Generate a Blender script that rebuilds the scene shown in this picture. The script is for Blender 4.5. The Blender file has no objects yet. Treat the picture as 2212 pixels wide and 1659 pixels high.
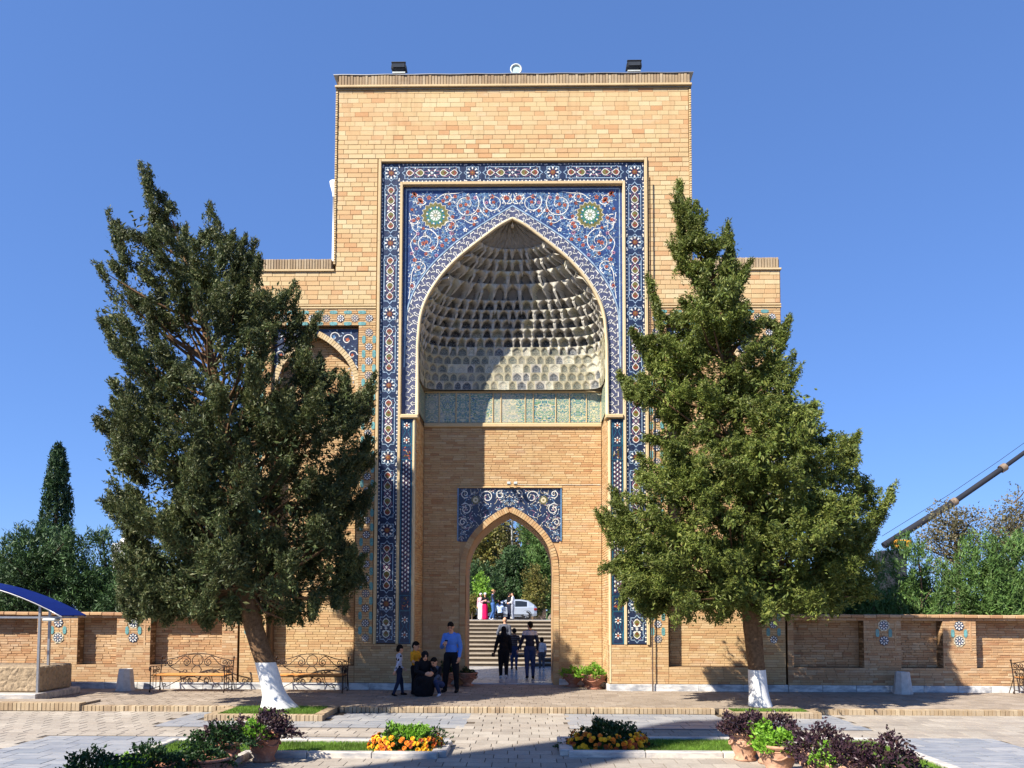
import bpy, bmesh, math, random
import numpy as np
from mathutils import Vector, Matrix

R = math.radians
random.seed(7)
rng = np.random.default_rng(11)
S = bpy.context.scene
COL = S.collection

# ------------------------------------------------------------------ camera
cam_d = bpy.data.cameras.new('camera')
cam = bpy.data.objects.new('camera', cam_d)
COL.objects.link(cam)
cam_d.sensor_width = 36.0
cam_d.lens = 1662.0 / 2212.0 * 36.0
cam_d.shift_y = 400.2 / 2212.0          # rising front: verticals stay nearly upright
cam_d.clip_end = 3000.0
cam.location = (0.318, -19.5, 2.04)
cam.rotation_mode = 'XYZ'
cam.rotation_euler = (Matrix.Rotation(R(0.884), 3, 'Z') @ Matrix.Rotation(R(90 + 2.969), 3, 'X') @ Matrix.Rotation(R(0.183), 3, 'Z')).to_euler()
S.camera = cam

# ------------------------------------------------------------------ sky, sun, exposure
SUN_AZ, SUN_EL = 49.0, 44.5            # degrees left of the facade's normal, above the horizon
world = bpy.data.worlds.new('World')
S.world = world
world.use_nodes = True
wn = world.node_tree
bg = wn.nodes['Background']
sky = wn.nodes.new('ShaderNodeTexSky')
sky.sky_type = 'NISHITA'
sky.sun_disc = False
sky.sun_elevation = R(SUN_EL)
sky.sun_rotation = R(180 + SUN_AZ)
sky.altitude = 700
sky.air_density = 1.0
sky.dust_density = 0.0
sky.ozone_density = 10.0
bg.inputs['Strength'].default_value = 0.108
gam = wn.nodes.new('ShaderNodeGamma')                 # the camera's flat rendering of the clear sky, everywhere alike
gam.inputs['Gamma'].default_value = 0.55
tint = wn.nodes.new('ShaderNodeMix'); tint.data_type = 'RGBA'; tint.blend_type = 'MULTIPLY'
tint.inputs[0].default_value = 1.0
tint.inputs[7].default_value = (0.72, 0.985, 1.53, 1.0)
wn.links.new(sky.outputs['Color'], gam.inputs['Color'])
wn.links.new(gam.outputs['Color'], tint.inputs[6])
wn.links.new(tint.outputs[2], bg.inputs['Color'])

sun_d = bpy.data.lights.new('sun', 'SUN')
sun = bpy.data.objects.new('sun', sun_d)
COL.objects.link(sun)
sun_d.energy = 4.6
sun_d.angle = R(0.53)
sun_d.color = (1.0, 0.92, 0.80)
SUN_DIR = Vector((math.sin(R(SUN_AZ)) * math.cos(R(SUN_EL)), math.cos(R(SUN_AZ)) * math.cos(R(SUN_EL)), -math.sin(R(SUN_EL))))
sun.rotation_euler = SUN_DIR.to_track_quat('-Z', 'Y').to_euler()
sun.location = (-20, -30, 40)

S.render.engine = 'CYCLES'
S.view_settings.view_transform = 'Standard'
S.view_settings.look = 'None'
S.view_settings.gamma = 1.0
S.view_settings.exposure = 1.22
S.view_settings.use_curve_mapping = False
S.cycles.max_bounces = 6
S.cycles.transparent_max_bounces = 8
S.cycles.use_denoising = True

# ------------------------------------------------------------------ helpers: colour and materials
def lin(r, g, b):
    f = lambda c: (c / 255.0 / 12.92) if c / 255.0 <= 0.04045 else ((c / 255.0 + 0.055) / 1.055) ** 2.4
    return (f(r), f(g), f(b), 1.0)

class NT:
    def __init__(s, name):
        s.m = bpy.data.materials.new(name)
        s.m.use_nodes = True
        s.t = s.m.node_tree
        s.b = s.t.nodes['Principled BSDF']
        s.out = s.t.nodes['Material Output']
    def n(s, typ, **kw):
        nd = s.t.nodes.new(typ)
        for k, v in kw.items():
            setattr(nd, k, v)
        return nd
    def l(s, a, b):
        s.t.links.new(a, b)
    def val(s, sock, v):
        if hasattr(v, 'is_output') or isinstance(v, bpy.types.NodeSocket):
            s.l(v, sock)
        else:
            sock.default_value = v
    def math(s, op, a, b=None, c=None):
        nd = s.n('ShaderNodeMath', operation=op)
        s.val(nd.inputs[0], a)
        if b is not None: s.val(nd.inputs[1], b)
        if c is not None: s.val(nd.inputs[2], c)
        return nd.outputs[0]
    def mix(s, f, a, b, mode='MIX'):
        nd = s.n('ShaderNodeMix', data_type='RGBA', blend_type=mode)
        s.val(nd.inputs[0], f); s.val(nd.inputs[6], a); s.val(nd.inputs[7], b)
        return nd.outputs[2]
    def noise(s, vec, scale, detail=3.0, rough=0.55):
        nd = s.n('ShaderNodeTexNoise')
        nd.inputs['Scale'].default_value = scale
        nd.inputs['Detail'].default_value = detail
        nd.inputs['Roughness'].default_value = rough
        if vec is not None: s.l(vec, nd.inputs['Vector'])
        return nd.outputs['Fac']
    def ramp(s, f, stops, interp='LINEAR'):
        nd = s.n('ShaderNodeValToRGB')
        nd.color_ramp.interpolation = interp
        e = nd.color_ramp.elements
        while len(e) < len(stops): e.new(0.5)
        for k, (p, c) in enumerate(stops):
            e[k].position = p; e[k].color = c
        s.val(nd.inputs[0], f)
        return nd.outputs['Color']
    def pos(s):
        return s.n('ShaderNodeNewGeometry').outputs['Position']
    def island(s):
        g = s.n('ShaderNodeNewGeometry').outputs['Random Per Island']
        o = s.n('ShaderNodeObjectInfo').outputs['Random']
        return s.math('FRACT', s.math('ADD', g, o))
    def bump(s, h, strength=0.3, dist=0.01):
        nd = s.n('ShaderNodeBump')
        nd.inputs['Strength'].default_value = strength
        nd.inputs['Distance'].default_value = dist
        s.l(h, nd.inputs['Height'])
        s.l(nd.outputs['Normal'], s.b.inputs['Normal'])

def g3(v): return (v, v, v, 1.0)

def mat_brick(name, tones, rough=0.88, stain=0.25, grain=70.0, stain_col=(0.16, 0.10, 0.06, 1)):
    t = NT(name)
    p = t.pos()
    r = t.island()
    c = t.ramp(r, [(k / (len(tones) - 1), q) for k, q in enumerate(tones)])
    mp = t.n('ShaderNodeMapping'); t.l(p, mp.inputs['Vector']); mp.inputs['Scale'].default_value = (0.5, 0.5, 1.7)
    big = t.ramp(t.noise(mp.outputs[0], 0.8, 4.0), [(0.42, g3(0)), (0.66, g3(1))])
    c = t.mix(t.math('MULTIPLY', big, 0.15 + stain), c, tones[-1])
    salt = t.ramp(t.noise(mp.outputs[0], 1.9, 6.0, 0.7), [(0.56, g3(0)), (0.74, g3(1))])
    c = t.mix(t.math('MULTIPLY', salt, 0.28), c, (0.72, 0.64, 0.52, 1))
    ms = t.n('ShaderNodeMapping'); t.l(p, ms.inputs['Vector']); ms.inputs['Scale'].default_value = (4.0, 4.0, 0.22)
    run = t.ramp(t.noise(ms.outputs[0], 1.0, 5.0, 0.65), [(0.54, g3(0)), (0.72, g3(1))])
    c = t.mix(t.math('MULTIPLY', run, 0.22), c, tuple(q * 0.45 for q in tones[-1][:3]) + (1,))
    spot = t.ramp(t.noise(p, 14.0, 2.0, 0.5), [(0.68, g3(0)), (0.74, g3(1))])
    c = t.mix(t.math('MULTIPLY', spot, 0.35), c, stain_col)
    drt = t.ramp(t.noise(p, 2.3, 6.0, 0.7), [(0.52, g3(0)), (0.75, g3(1))])
    c = t.mix(t.math('MULTIPLY', drt, stain), c, stain_col)
    gr = t.noise(p, grain, 3.0, 0.7)
    c = t.mix(0.42, c, t.ramp(gr, [(0.25, g3(0.35)), (0.8, g3(1.0))]), 'MULTIPLY')
    t.l(c, t.b.inputs['Base Color'])
    t.b.inputs['Roughness'].default_value = rough
    t.b.inputs['Specular IOR Level'].default_value = 0.2
    t.bump(gr, 0.5, 0.006)
    return t.m

def mat_plain(name, col, rough=0.7, var=0.2, scale=8.0, metal=0.0, bump=0.0, spec=0.4, island=0.0):
    t = NT(name)
    p = t.pos()
    f = t.noise(p, scale, 5.0, 0.65)
    dark = tuple(c * (1 - var) for c in col[:3]) + (1,)
    lite = tuple(min(1, c * (1 + var * 0.8)) for c in col[:3]) + (1,)
    c = t.ramp(f, [(0.3, dark), (0.7, lite)])
    if island:
        c = t.mix(island, c, t.ramp(t.island(), [(0, g3(0.25)), (1, g3(1))]), 'MULTIPLY')
    t.l(c, t.b.inputs['Base Color'])
    t.b.inputs['Roughness'].default_value = rough
    t.b.inputs['Metallic'].default_value = metal
    t.b.inputs['Specular IOR Level'].default_value = spec
    if bump: t.bump(f, bump, 0.01)
    return t.m

def mat_glaze(name, col, rough=0.32, var=0.35):
    t = NT(name)
    p = t.pos()
    f = t.noise(p, 26.0, 3.0, 0.7)
    dark = tuple(c * (1 - var) for c in col[:3]) + (1,)
    lite = tuple(min(1, c * (1 + var)) for c in col[:3]) + (1,)
    c = t.ramp(f, [(0.3, dark), (0.7, lite)])
    vo = t.n('ShaderNodeTexVoronoi'); vo.inputs['Scale'].default_value = 7.0; t.l(p, vo.inputs['Vector'])   # tile by tile the firing differs
    c = t.mix(0.34, c, t.ramp(t.math('FRACT', t.math('MULTIPLY', vo.outputs['Color'], 3.7)), [(0, g3(0.35)), (1, g3(1.0))]), 'MULTIPLY')
    wear = t.ramp(t.noise(p, 4.5, 7.0, 0.78), [(0.60, g3(0)), (0.68, g3(1))])
    c = t.mix(t.math('MULTIPLY', wear, 0.5), c, (0.40, 0.35, 0.28, 1))
    t.l(c, t.b.inputs['Base Color'])
    t.b.inputs['Roughness'].default_value = rough
    t.bump(t.math('ADD', vo.outputs['Distance'], f), .35, .012)
    return t.m

def mat_arab(name, ground, ground2, line, acc1, acc2, sc=3.0, lw=0.035, rough=0.4, aspect=1.0):
    """glazed panel with a mirrored arabesque: contour lines of a noise mirrored about the panel's axis (UV)"""
    t = NT(name)
    uv = t.n('ShaderNodeUVMap').outputs[0]
    sp = t.n('ShaderNodeSeparateXYZ'); t.l(uv, sp.inputs[0])
    mx = t.math('ABSOLUTE', t.math('SUBTRACT', t.math('FRACT', sp.outputs[0]), 0.5))
    rnd = t.math('ADD', t.math('MULTIPLY', t.math('FLOOR', sp.outputs[0]), 7.31), t.math('MULTIPLY', t.n('ShaderNodeObjectInfo').outputs['Random'], 40.0))
    cb = t.n('ShaderNodeCombineXYZ')
    t.l(t.math('MULTIPLY', mx, 1.0), cb.inputs[0])
    t.l(t.math('MULTIPLY', sp.outputs[1], aspect), cb.inputs[1])
    t.l(rnd, cb.inputs[2])
    v = cb.outputs[0]
    n1 = t.noise(v, sc, 1.0, 0.4)
    n2 = t.noise(v, sc * 2.1, 1.0, 0.4)
    n3 = t.noise(v, sc * 1.3, 0.0, 0.4)
    band = lambda n, c, w: t.math('LESS_THAN', t.math('ABSOLUTE', t.math('SUBTRACT', n, c)), w)
    c = t.mix(t.math('GREATER_THAN', n3, 0.5), ground, ground2)
    c = t.mix(t.math('GREATER_THAN', n2, 0.62), c, acc1)
    c = t.mix(t.math('LESS_THAN', n2, 0.38), c, acc2)
    c = t.mix(band(n1, 0.5, lw), c, line)
    c = t.mix(band(n2, 0.5, lw * 0.7), c, line)
    p = t.pos()
    wear = t.ramp(t.noise(p, 1.6, 5.0, 0.7), [(0.5, g3(0)), (0.66, g3(1))])
    c = t.mix(t.math('MULTIPLY', wear, 0.55), c, (0.50, 0.44, 0.34, 1))
    t.l(c, t.b.inputs['Base Color'])
    t.b.inputs['Roughness'].default_value = rough
    return t.m

def mat_leaf(name, cols, clump=(0.7, 1.25), cscale=1.6, trans=0.25, rough=0.55):
    t = NT(name)
    p = t.pos()
    c = t.ramp(t.n('ShaderNodeNewGeometry').outputs['Random Per Island'], [(k / (len(cols) - 1), q) for k, q in enumerate(cols)])
    f = t.noise(p, cscale, 2.0)
    hv = t.n('ShaderNodeHueSaturation')
    t.l(c, hv.inputs['Color'])
    t.l(t.ramp(f, [(0.3, g3(clump[0] / 2)), (0.7, g3(clump[1] / 2))]), hv.inputs['Value'])
    hv2 = t.n('ShaderNodeMix', data_type='RGBA', blend_type='ADD')
    hv2.inputs[0].default_value = 1.0
    t.l(hv.outputs[0], hv2.inputs[6]); t.l(hv.outputs[0], hv2.inputs[7])
    col = hv2.outputs[2]
    t.l(col, t.b.inputs['Base Color'])
    t.b.inputs['Roughness'].default_value = rough
    t.b.inputs['Specular IOR Level'].default_value = 0.3
    tr = t.n('ShaderNodeBsdfTranslucent')
    t.l(col, tr.inputs['Color'])
    ms = t.n('ShaderNodeMixShader')
    ms.inputs[0].default_value = trans
    t.l(t.b.outputs[0], ms.inputs[1]); t.l(tr.outputs[0], ms.inputs[2])
    t.l(ms.outputs[0], t.out.inputs['Surface'])
    return t.m

# ------------------------------------------------------------------ helpers: objects
def link(o, parent=None):
    COL.objects.link(o)
    if parent is not None: o.parent = parent
    return o

def tag(o, label=None, cat=None, group=None, kind=None):
    if label: o['label'] = label
    if cat: o['category'] = cat
    if group: o['group'] = group
    if kind: o['kind'] = kind
    return o

def thing(name, label, cat, loc=(0, 0, 0), rz=0.0, group=None):
    o = bpy.data.objects.new(name, None)
    o.empty_display_size = 0.3
    COL.objects.link(o)
    o.location = loc; o.rotation_euler = (0, 0, rz)
    return tag(o, label, cat, group)

class MB:
    """collects boxes, tubes, lathes, prisms; build() links them as ONE mesh object"""
    def __init__(s): s.v = []; s.f = []; s.m = []; s.sm = []; s.uv = {}
    def add(s, vs, fs, mi=0, smooth=False):
        b = len(s.v); s.v += [tuple(v) for v in vs]
        for f in fs:
            s.f.append(tuple(b + i for i in f)); s.m.append(mi); s.sm.append(smooth)
        return s
    def box(s, x0, x1, y0, y1, z0, z1, mi=0):
        return s.add([(x0, y0, z0), (x1, y0, z0), (x1, y1, z0), (x0, y1, z0), (x0, y0, z1), (x1, y0, z1), (x1, y1, z1), (x0, y1, z1)],
                     [(0, 3, 2, 1), (4, 5, 6, 7), (0, 1, 5, 4), (1, 2, 6, 5), (2, 3, 7, 6), (3, 0, 4, 7)], mi)
    def bbox(s, x0, x1, y0, y1, z0, z1, b=0.01, mi=0):
        """box with bevelled edges"""
        vs = []
        for (sx, sy, sz) in [(a, c, d) for a in (0, 1) for c in (0, 1) for d in (0, 1)]:
            X = (x0, x1)[sx]; Y = (y0, y1)[sy]; Z = (z0, z1)[sz]
            dx = b if sx == 0 else -b; dy = b if sy == 0 else -b; dz = b if sz == 0 else -b
            vs += [(X, Y + dy, Z + dz), (X + dx, Y, Z + dz), (X + dx, Y + dy, Z)]
        bm = bmesh.new()
        bv = [bm.verts.new(v) for v in vs]
        bmesh.ops.convex_hull(bm, input=bv)
        bm.verts.ensure_lookup_table(); bm.verts.index_update()
        s.add([v.co[:] for v in bm.verts], [tuple(v.index for v in f.verts) for f in bm.faces], mi)
        bm.free()
        return s
    def tube(s, pts, r, n=8, mi=0, smooth=True, caps=True):
        pts = [Vector(p) for p in pts]
        rs = r if isinstance(r, (list, tuple)) else [r] * len(pts)
        rings = []; ref = None
        for i, p in enumerate(pts):
            d = (pts[min(i + 1, len(pts) - 1)] - pts[max(i - 1, 0)])
            if d.length < 1e-9: d = Vector((0, 0, 1))
            d.normalize()
            if ref is None:
                ref = Vector((0, 0, 1)) if abs(d.z) < 0.9 else Vector((1, 0, 0))
            a = d.cross(ref)
            if a.length < 1e-6: a = d.orthogonal()
            a.normalize(); b = d.cross(a); ref = -b if False else ref - d * ref.dot(d)
            if ref.length < 1e-6: ref = b.copy()
            rings.append([p + (a * math.cos(2 * math.pi * k / n) + b * math.sin(2 * math.pi * k / n)) * rs[i] for k in range(n)])
        vs = [v for rg in rings for v in rg]
        fs = []
        for i in range(len(rings) - 1):
            for k in range(n):
                fs.append((i * n + k, i * n + (k + 1) % n, (i + 1) * n + (k + 1) % n, (i + 1) * n + k))
        if caps:
            fs.append(tuple(range(n))); fs.append(tuple((len(rings) - 1) * n + k for k in range(n - 1, -1, -1)))
        return s.add(vs, fs, mi, smooth)
    def lathe(s, prof, c=(0, 0, 0), n=24, mi=0, smooth=True, sx=1.0, sy=1.0, rot=0.0):
        vs = []; fs = []
        for (r, z) in prof:
            for k in range(n):
                a = 2 * math.pi * k / n + rot
                vs.append((c[0] + r * math.cos(a) * sx, c[1] + r * math.sin(a) * sy, c[2] + z))
        for i in range(len(prof) - 1):
            for k in range(n):
                fs.append((i * n + k, i * n + (k + 1) % n, (i + 1) * n + (k + 1) % n, (i + 1) * n + k))
        return s.add(vs, fs, mi, smooth)
    def ellip(s, c, r, n=12, m=8, mi=0, M=None):
        vs = []; fs = []
        for i in range(m + 1):
            t = math.pi * i / m
            for k in range(n):
                a = 2 * math.pi * k / n
                v = Vector((r[0] * math.sin(t) * math.cos(a), r[1] * math.sin(t) * math.sin(a), r[2] * math.cos(t)))
                if M is not None: v = M @ v
                vs.append(v + Vector(c))
        for i in range(m):
            for k in range(n):
                fs.append((i * n + k, (i + 1) * n + k, (i + 1) * n + (k + 1) % n, i * n + (k + 1) % n))
        return s.add(vs, fs, mi, True)
    def prism(s, poly, y0, y1, mi=0, axis='y'):
        """extrude a polygon given in (x, z) along y (or (x, y) along z / (y, z) along x)"""
        n = len(poly)
        P = {'y': lambda a, b, h: (a, h, b), 'z': lambda a, b, h: (a, b, h), 'x': lambda a, b, h: (h, a, b)}[axis]
        vs = [P(a, b, y0) for a, b in poly] + [P(a, b, y1) for a, b in poly]
        fs = [tuple(range(n)), tuple(range(2 * n - 1, n - 1, -1))]
        for k in range(n):
            fs.append((k, k + n, (k + 1) % n + n, (k + 1) % n))
        return s.add(vs, fs, mi)
    def build(s, name, mats, parent=None, fix=False):
        me = bpy.data.meshes.new(name)
        me.from_pydata(s.v, [], s.f)
        if not isinstance(mats, (list, tuple)): mats = [mats]
        for m in mats: me.materials.append(m)
        me.polygons.foreach_set('material_index', s.m)
        me.polygons.foreach_set('use_smooth', s.sm)
        if fix:
            bm = bmesh.new(); bm.from_mesh(me)
            bmesh.ops.recalc_face_normals(bm, faces=bm.faces); bm.to_mesh(me); bm.free()
        me.update()
        return link(bpy.data.objects.new(name, me), parent)

def np_mesh(name, V, F, mats, parent=None, midx=None, smooth=False):
    """V (n,3), F (m,k): one mesh object straight from arrays"""
    V = np.asarray(V, np.float32); F = np.asarray(F, np.int32)
    m, k = F.shape
    me = bpy.data.meshes.new(name)
    me.vertices.add(len(V)); me.vertices.foreach_set('co', V.ravel())
    me.loops.add(m * k); me.loops.foreach_set('vertex_index', F.ravel())
    me.polygons.add(m); me.polygons.foreach_set('loop_start', np.arange(0, m * k, k, dtype=np.int32))
    if not isinstance(mats, (list, tuple)): mats = [mats]
    for q in mats: me.materials.append(q)
    if midx is not None: me.polygons.foreach_set('material_index', np.asarray(midx, np.int32))
    me.polygons.foreach_set('use_smooth', np.full(m, bool(smooth)))
    me.update(calc_edges=True)
    return link(bpy.data.objects.new(name, me), parent)

# ---- bricks: one bevelled unit brick, shared by the individual pieces; joined sheets for the rest
_BV = np.array([(-.5, 1, -.5), (.5, 1, -.5), (.5, 1, .5), (-.5, 1, .5)], float)
BRICK_F = np.array([(0, 1, 5, 4), (1, 2, 6, 5), (2, 3, 7, 6), (3, 0, 4, 7), (4, 5, 9, 8), (5, 6, 10, 9), (6, 7, 11, 10), (7, 4, 8, 11), (8, 9, 10, 11)])
def brick_verts(w, h, d, b=0.006):
    """brick centred on (x, z) = 0 with its front at y = 0, back at y = d"""
    o = []
    for (x, z) in ((-.5, -.5), (.5, -.5), (.5, .5), (-.5, .5)): o.append((x * w, d, z * h))
    for (x, z) in ((-.5, -.5), (.5, -.5), (.5, .5), (-.5, .5)): o.append((x * w, b, z * h))
    for (x, z) in ((-.5, -.5), (.5, -.5), (.5, .5), (-.5, .5)): o.append((x * (w - 2 * b), 0, z * (h - 2 * b)))
    return np.array(o)

def frame_rows(x0, x1, z0, z1, bw, bh, j=0.008, jit=0.12, gaps=None, stag=0.5):
    """running bond: list of (xc, zc, w, h); gaps(z) gives the x intervals to fill in that course"""
    out = []
    n = max(1, round((z1 - z0) / bh)); h = (z1 - z0) / n
    for r in range(n):
        zc = z0 + (r + 0.5) * h
        for (a, b) in (gaps(zc) if gaps else [(x0, x1)]):
            a = max(a, x0); b = min(b, x1)
            if b - a < 0.02: continue
            x = a - bw * ((r % 2) * stag + random.uniform(0, 0.12))
            while x < b - 1e-6:
                w = bw * (1 + random.uniform(-jit, jit))
                s, e = max(x, a), min(x + w, b)
                if b - e < bw * 0.22: e = b; w = e - x
                if e - s > 0.03:
                    out.append(((s + e) / 2, zc, e - s - j, h - j))
                x += w
                if e >= b: break
    return out

_unit = {}
def lay(name, bricks, place, mat, parent, depth=0.05, indiv=0, key=None, rough=0.003, kind_name=None):
    """bricks: (xc, zc, w, h). place: 4x4 matrix from the wall's own frame (x along, y into the wall, z up).
    The first `indiv` by key are objects of their own, the rest is one joined sheet."""
    bs = list(bricks)
    if key: bs.sort(key=key)
    if mat.name not in _unit:
        me = bpy.data.meshes.new('brick')
        me.from_pydata([tuple(v) for v in brick_verts(1, 1, 1, 0.03)], [], [tuple(f) for f in BRICK_F])
        me.materials.append(mat); me.update(); _unit[mat.name] = me
    P3 = np.array(place.to_3x3()); T = np.array(place.translation)
    for (x, z, w, h) in bs[:indiv]:
        o = bpy.data.objects.new(name, _unit[mat.name])
        link(o, parent)
        o.matrix_local = place @ Matrix.Translation((x, random.uniform(-rough, rough), z)) @ Matrix.Diagonal((w, depth, h, 1))
    rest = bs[indiv:]
    if rest:
        V = []; F = []
        for k, (x, z, w, h) in enumerate(rest):
            v = brick_verts(w, h, depth, min(0.006, h * 0.15))
            v[:, 0] += x; v[:, 2] += z
            v[:, 1] += random.uniform(-rough, rough) + v[:, 0] * 0
            v[8:, 1] += np.array([random.uniform(-rough, rough) for _ in range(4)]) * 0.6
            V.append(v @ P3.T + T); F.append(BRICK_F + 12 * k)
        o = np_mesh(kind_name or (name + '_courses'), np.concatenate(V), np.concatenate(F), mat, parent)
        o['kind'] = 'stuff'
        return o

FACE = Matrix.Identity(4)                      # wall facing the camera (front is -y)
def plane(y=0.0): return Matrix.Translation((0, y, 0))
FLOOR = Matrix(((1, 0, 0, 0), (0, 0, 1, 0), (0, -1, 0, 0), (0, 0, 0, 1)))   # brick frame laid flat: x along, 'z' -> world y, front up
def floor_at(z): return Matrix.Translation((0, 0, z)) @ FLOOR
def wall_x(x, right=True):
    """wall whose face looks to +x (right) or -x: brick frame x -> world y"""
    if right: M = Matrix(((0, -1, 0, x), (1, 0, 0, 0), (0, 0, 1, 0), (0, 0, 0, 1)))
    else:     M = Matrix(((0, 1, 0, x), (1, 0, 0, 0), (0, 0, 1, 0), (0, 0, 0, 1)))
    return M

# ---- flat glazed ornament, cut as real pieces a few millimetres proud of their ground
class Orn:
    def __init__(s, fn): s.fn = fn; s.mb = MB(); s.keys = []
    def mi(s, k):
        if k not in s.keys: s.keys.append(k)
        return s.keys.index(k)
    def poly(s, pts, k, h=0.003):
        s.mb.add([s.fn(p, q, h) for p, q in pts], [tuple(range(len(pts)))], s.mi(k)); return s
    def ribbon(s, pts, w, k, h=0.004, closed=False, clip=None):
        n = len(pts)
        if n < 2: return s
        if closed: pts = list(pts) + [pts[0]]; n += 1
        ws = w if isinstance(w, (list, tuple)) else [w] * n
        L = []; Rr = []
        for i, (p, q) in enumerate(pts):
            a = pts[i - 1] if i > 0 else (pts[-2] if closed else pts[0]); b = pts[i + 1] if i < n - 1 else (pts[1] if closed else pts[-1])
            dx, dy = b[0] - a[0], b[1] - a[1]; l = math.hypot(dx, dy) or 1
            nx, ny = -dy / l, dx / l
            m = 1.0
            if 0 < i < n - 1 or closed:
                d1 = (pts[i][0] - a[0], pts[i][1] - a[1]); l1 = math.hypot(*d1) or 1
                m = min(1.6, 1 / max(0.5, abs((-d1[1] * nx + d1[0] * ny) / l1)))
            L.append((p + nx * ws[i] / 2 * m, q + ny * ws[i] / 2 * m)); Rr.append((p - nx * ws[i] / 2 * m, q - ny * ws[i] / 2 * m))
        vs = [s.fn(p, q, h) for p, q in L] + [s.fn(p, q, h) for p, q in Rr]
        fs = [(n + i, n + i + 1, i + 1, i) for i in range(n - 1) if clip is None or (clip(*pts[i]) and clip(*pts[i + 1]))]
        s.mb.add(vs, fs, s.mi(k)); return s
    def disc(s, c, r, k, h=0.005, n=12):
        return s.poly([(c[0] + r * math.cos(2 * math.pi * i / n), c[1] + r * math.sin(2 * math.pi * i / n)) for i in range(n)], k, h)
    def star(s, c, r1, r2, n, k, h=0.004, a0=0.0):
        return s.poly([(c[0] + (r1 if i % 2 == 0 else r2) * math.cos(a0 + math.pi * i / n), c[1] + (r1 if i % 2 == 0 else r2) * math.sin(a0 + math.pi * i / n)) for i in range(2 * n)], k, h)
    def petal(s, c, ang, l, w, k, h=0.005, r0=0.0):
        ca, sa = math.cos(ang), math.sin(ang)
        pts = [(0, 0), (l * .3, -w * .38), (l * .62, -w * .5), (l * .85, -w * .28), (l, 0), (l * .85, w * .28), (l * .62, w * .5), (l * .3, w * .38)]
        return s.poly([(c[0] + ca * (p + r0) - sa * q, c[1] + sa * (p + r0) + ca * q) for p, q in pts], k, h)
    def build(s, name, parent, mats): return s.mb.build(name, [mats[k] for k in s.keys], parent)

def catmull(P, n=8):
    P = [Vector((*p, 0)) if len(p) == 2 else Vector(p) for p in P]; d = 2
    Q = [P[0] * 2 - P[1]] + P + [P[-1] * 2 - P[-2]]
    out = []
    for i in range(1, len(Q) - 2):
        a, b, c, e = Q[i - 1], Q[i], Q[i + 1], Q[i + 2]
        for k in range(n):
            t = k / n
            out.append(0.5 * ((2 * b) + (c - a) * t + (2 * a - 5 * b + 4 * c - e) * t * t + (3 * b - a - 3 * c + e) * t ** 3))
    out.append(P[-1])
    return out
def cat2(P, n=8): return [(v.x, v.y) for v in catmull(P, n)]
# ------------------------------------------------------------------ materials of the place
BRICK_BIG = mat_brick('facing_brick', [lin(214, 192, 146), lin(208, 182, 136), lin(218, 200, 158), lin(206, 170, 124), lin(214, 190, 144), lin(200, 154, 110)], stain=0.10)
BRICK_THIN = mat_brick('thin_brick', [lin(208, 178, 132), lin(200, 168, 122), lin(214, 188, 146), lin(194, 156, 112), lin(208, 176, 130), lin(184, 142, 102)], stain=0.14)
BRICK_OLD = mat_brick('old_wall_brick', [lin(204, 174, 136), lin(194, 160, 120), lin(210, 184, 148), lin(184, 144, 106), lin(202, 168, 126), lin(172, 128, 94)], stain=0.28)
BRICK_EDGE = mat_brick('edging_brick', [lin(186, 166, 134), lin(168, 146, 116), lin(196, 178, 148), lin(154, 132, 106)], stain=0.4)
MORTAR = mat_plain('mortar', lin(124, 98, 68), 0.95, 0.2, 20)
MORTAR_D = mat_plain('dark_joint', lin(84, 74, 62), 0.95, 0.25, 20)
CREAM = mat_brick('cream_moulding', [lin(214, 192, 150), lin(206, 180, 136), lin(220, 200, 162)], stain=0.15)
PAVER = mat_brick('paver', [lin(168, 160, 148), lin(156, 148, 137), lin(177, 169, 157), lin(147, 139, 129), lin(163, 153, 141)], stain=0.34, stain_col=(0.20, 0.16, 0.13, 1), grain=40)
TERRACE_PAVER = mat_brick('terrace_paver', [lin(158, 145, 130), lin(146, 133, 118), lin(168, 155, 140), lin(138, 125, 111)], stain=0.35, stain_col=(0.18, 0.14, 0.11, 1), grain=40)
def mat_marble(name, tones, rough=0.45):
    t = NT(name)
    p = t.pos()
    c = t.ramp(t.island(), [(k / (len(tones) - 1), q) for k, q in enumerate(tones)])
    mp = t.n('ShaderNodeMapping'); t.l(p, mp.inputs['Vector'])
    t.l(t.math('MULTIPLY', t.island(), 9.0), mp.inputs['Rotation']); mp.inputs['Scale'].default_value = (1.0, 5.0, 3.0)
    v = t.noise(mp.outputs[0], 2.2, 7.0, 0.65)
    c = t.mix(t.ramp(v, [(0.42, g3(0)), (0.62, g3(0.75))]), c, lin(112, 118, 128))
    d = t.noise(p, 9.0, 5.0, 0.7)
    c = t.mix(t.ramp(d, [(0.5, g3(0)), (0.8, g3(0.4))]), c, lin(140, 130, 116))
    t.l(c, t.b.inputs['Base Color']); t.b.inputs['Roughness'].default_value = rough
    t.bump(d, 0.12, 0.004)
    return t.m
MARBLE = mat_marble('grey_marble', [lin(154, 156, 158), lin(142, 145, 150), lin(164, 164, 163), lin(130, 136, 143)])
MARBLE_W = mat_marble('white_marble', [lin(216, 214, 208), lin(206, 205, 202), lin(224, 222, 216)], 0.5)
KERB = mat_marble('kerb_stone', [lin(206, 196, 182), lin(196, 188, 176), lin(212, 204, 190)], 0.6)

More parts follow.
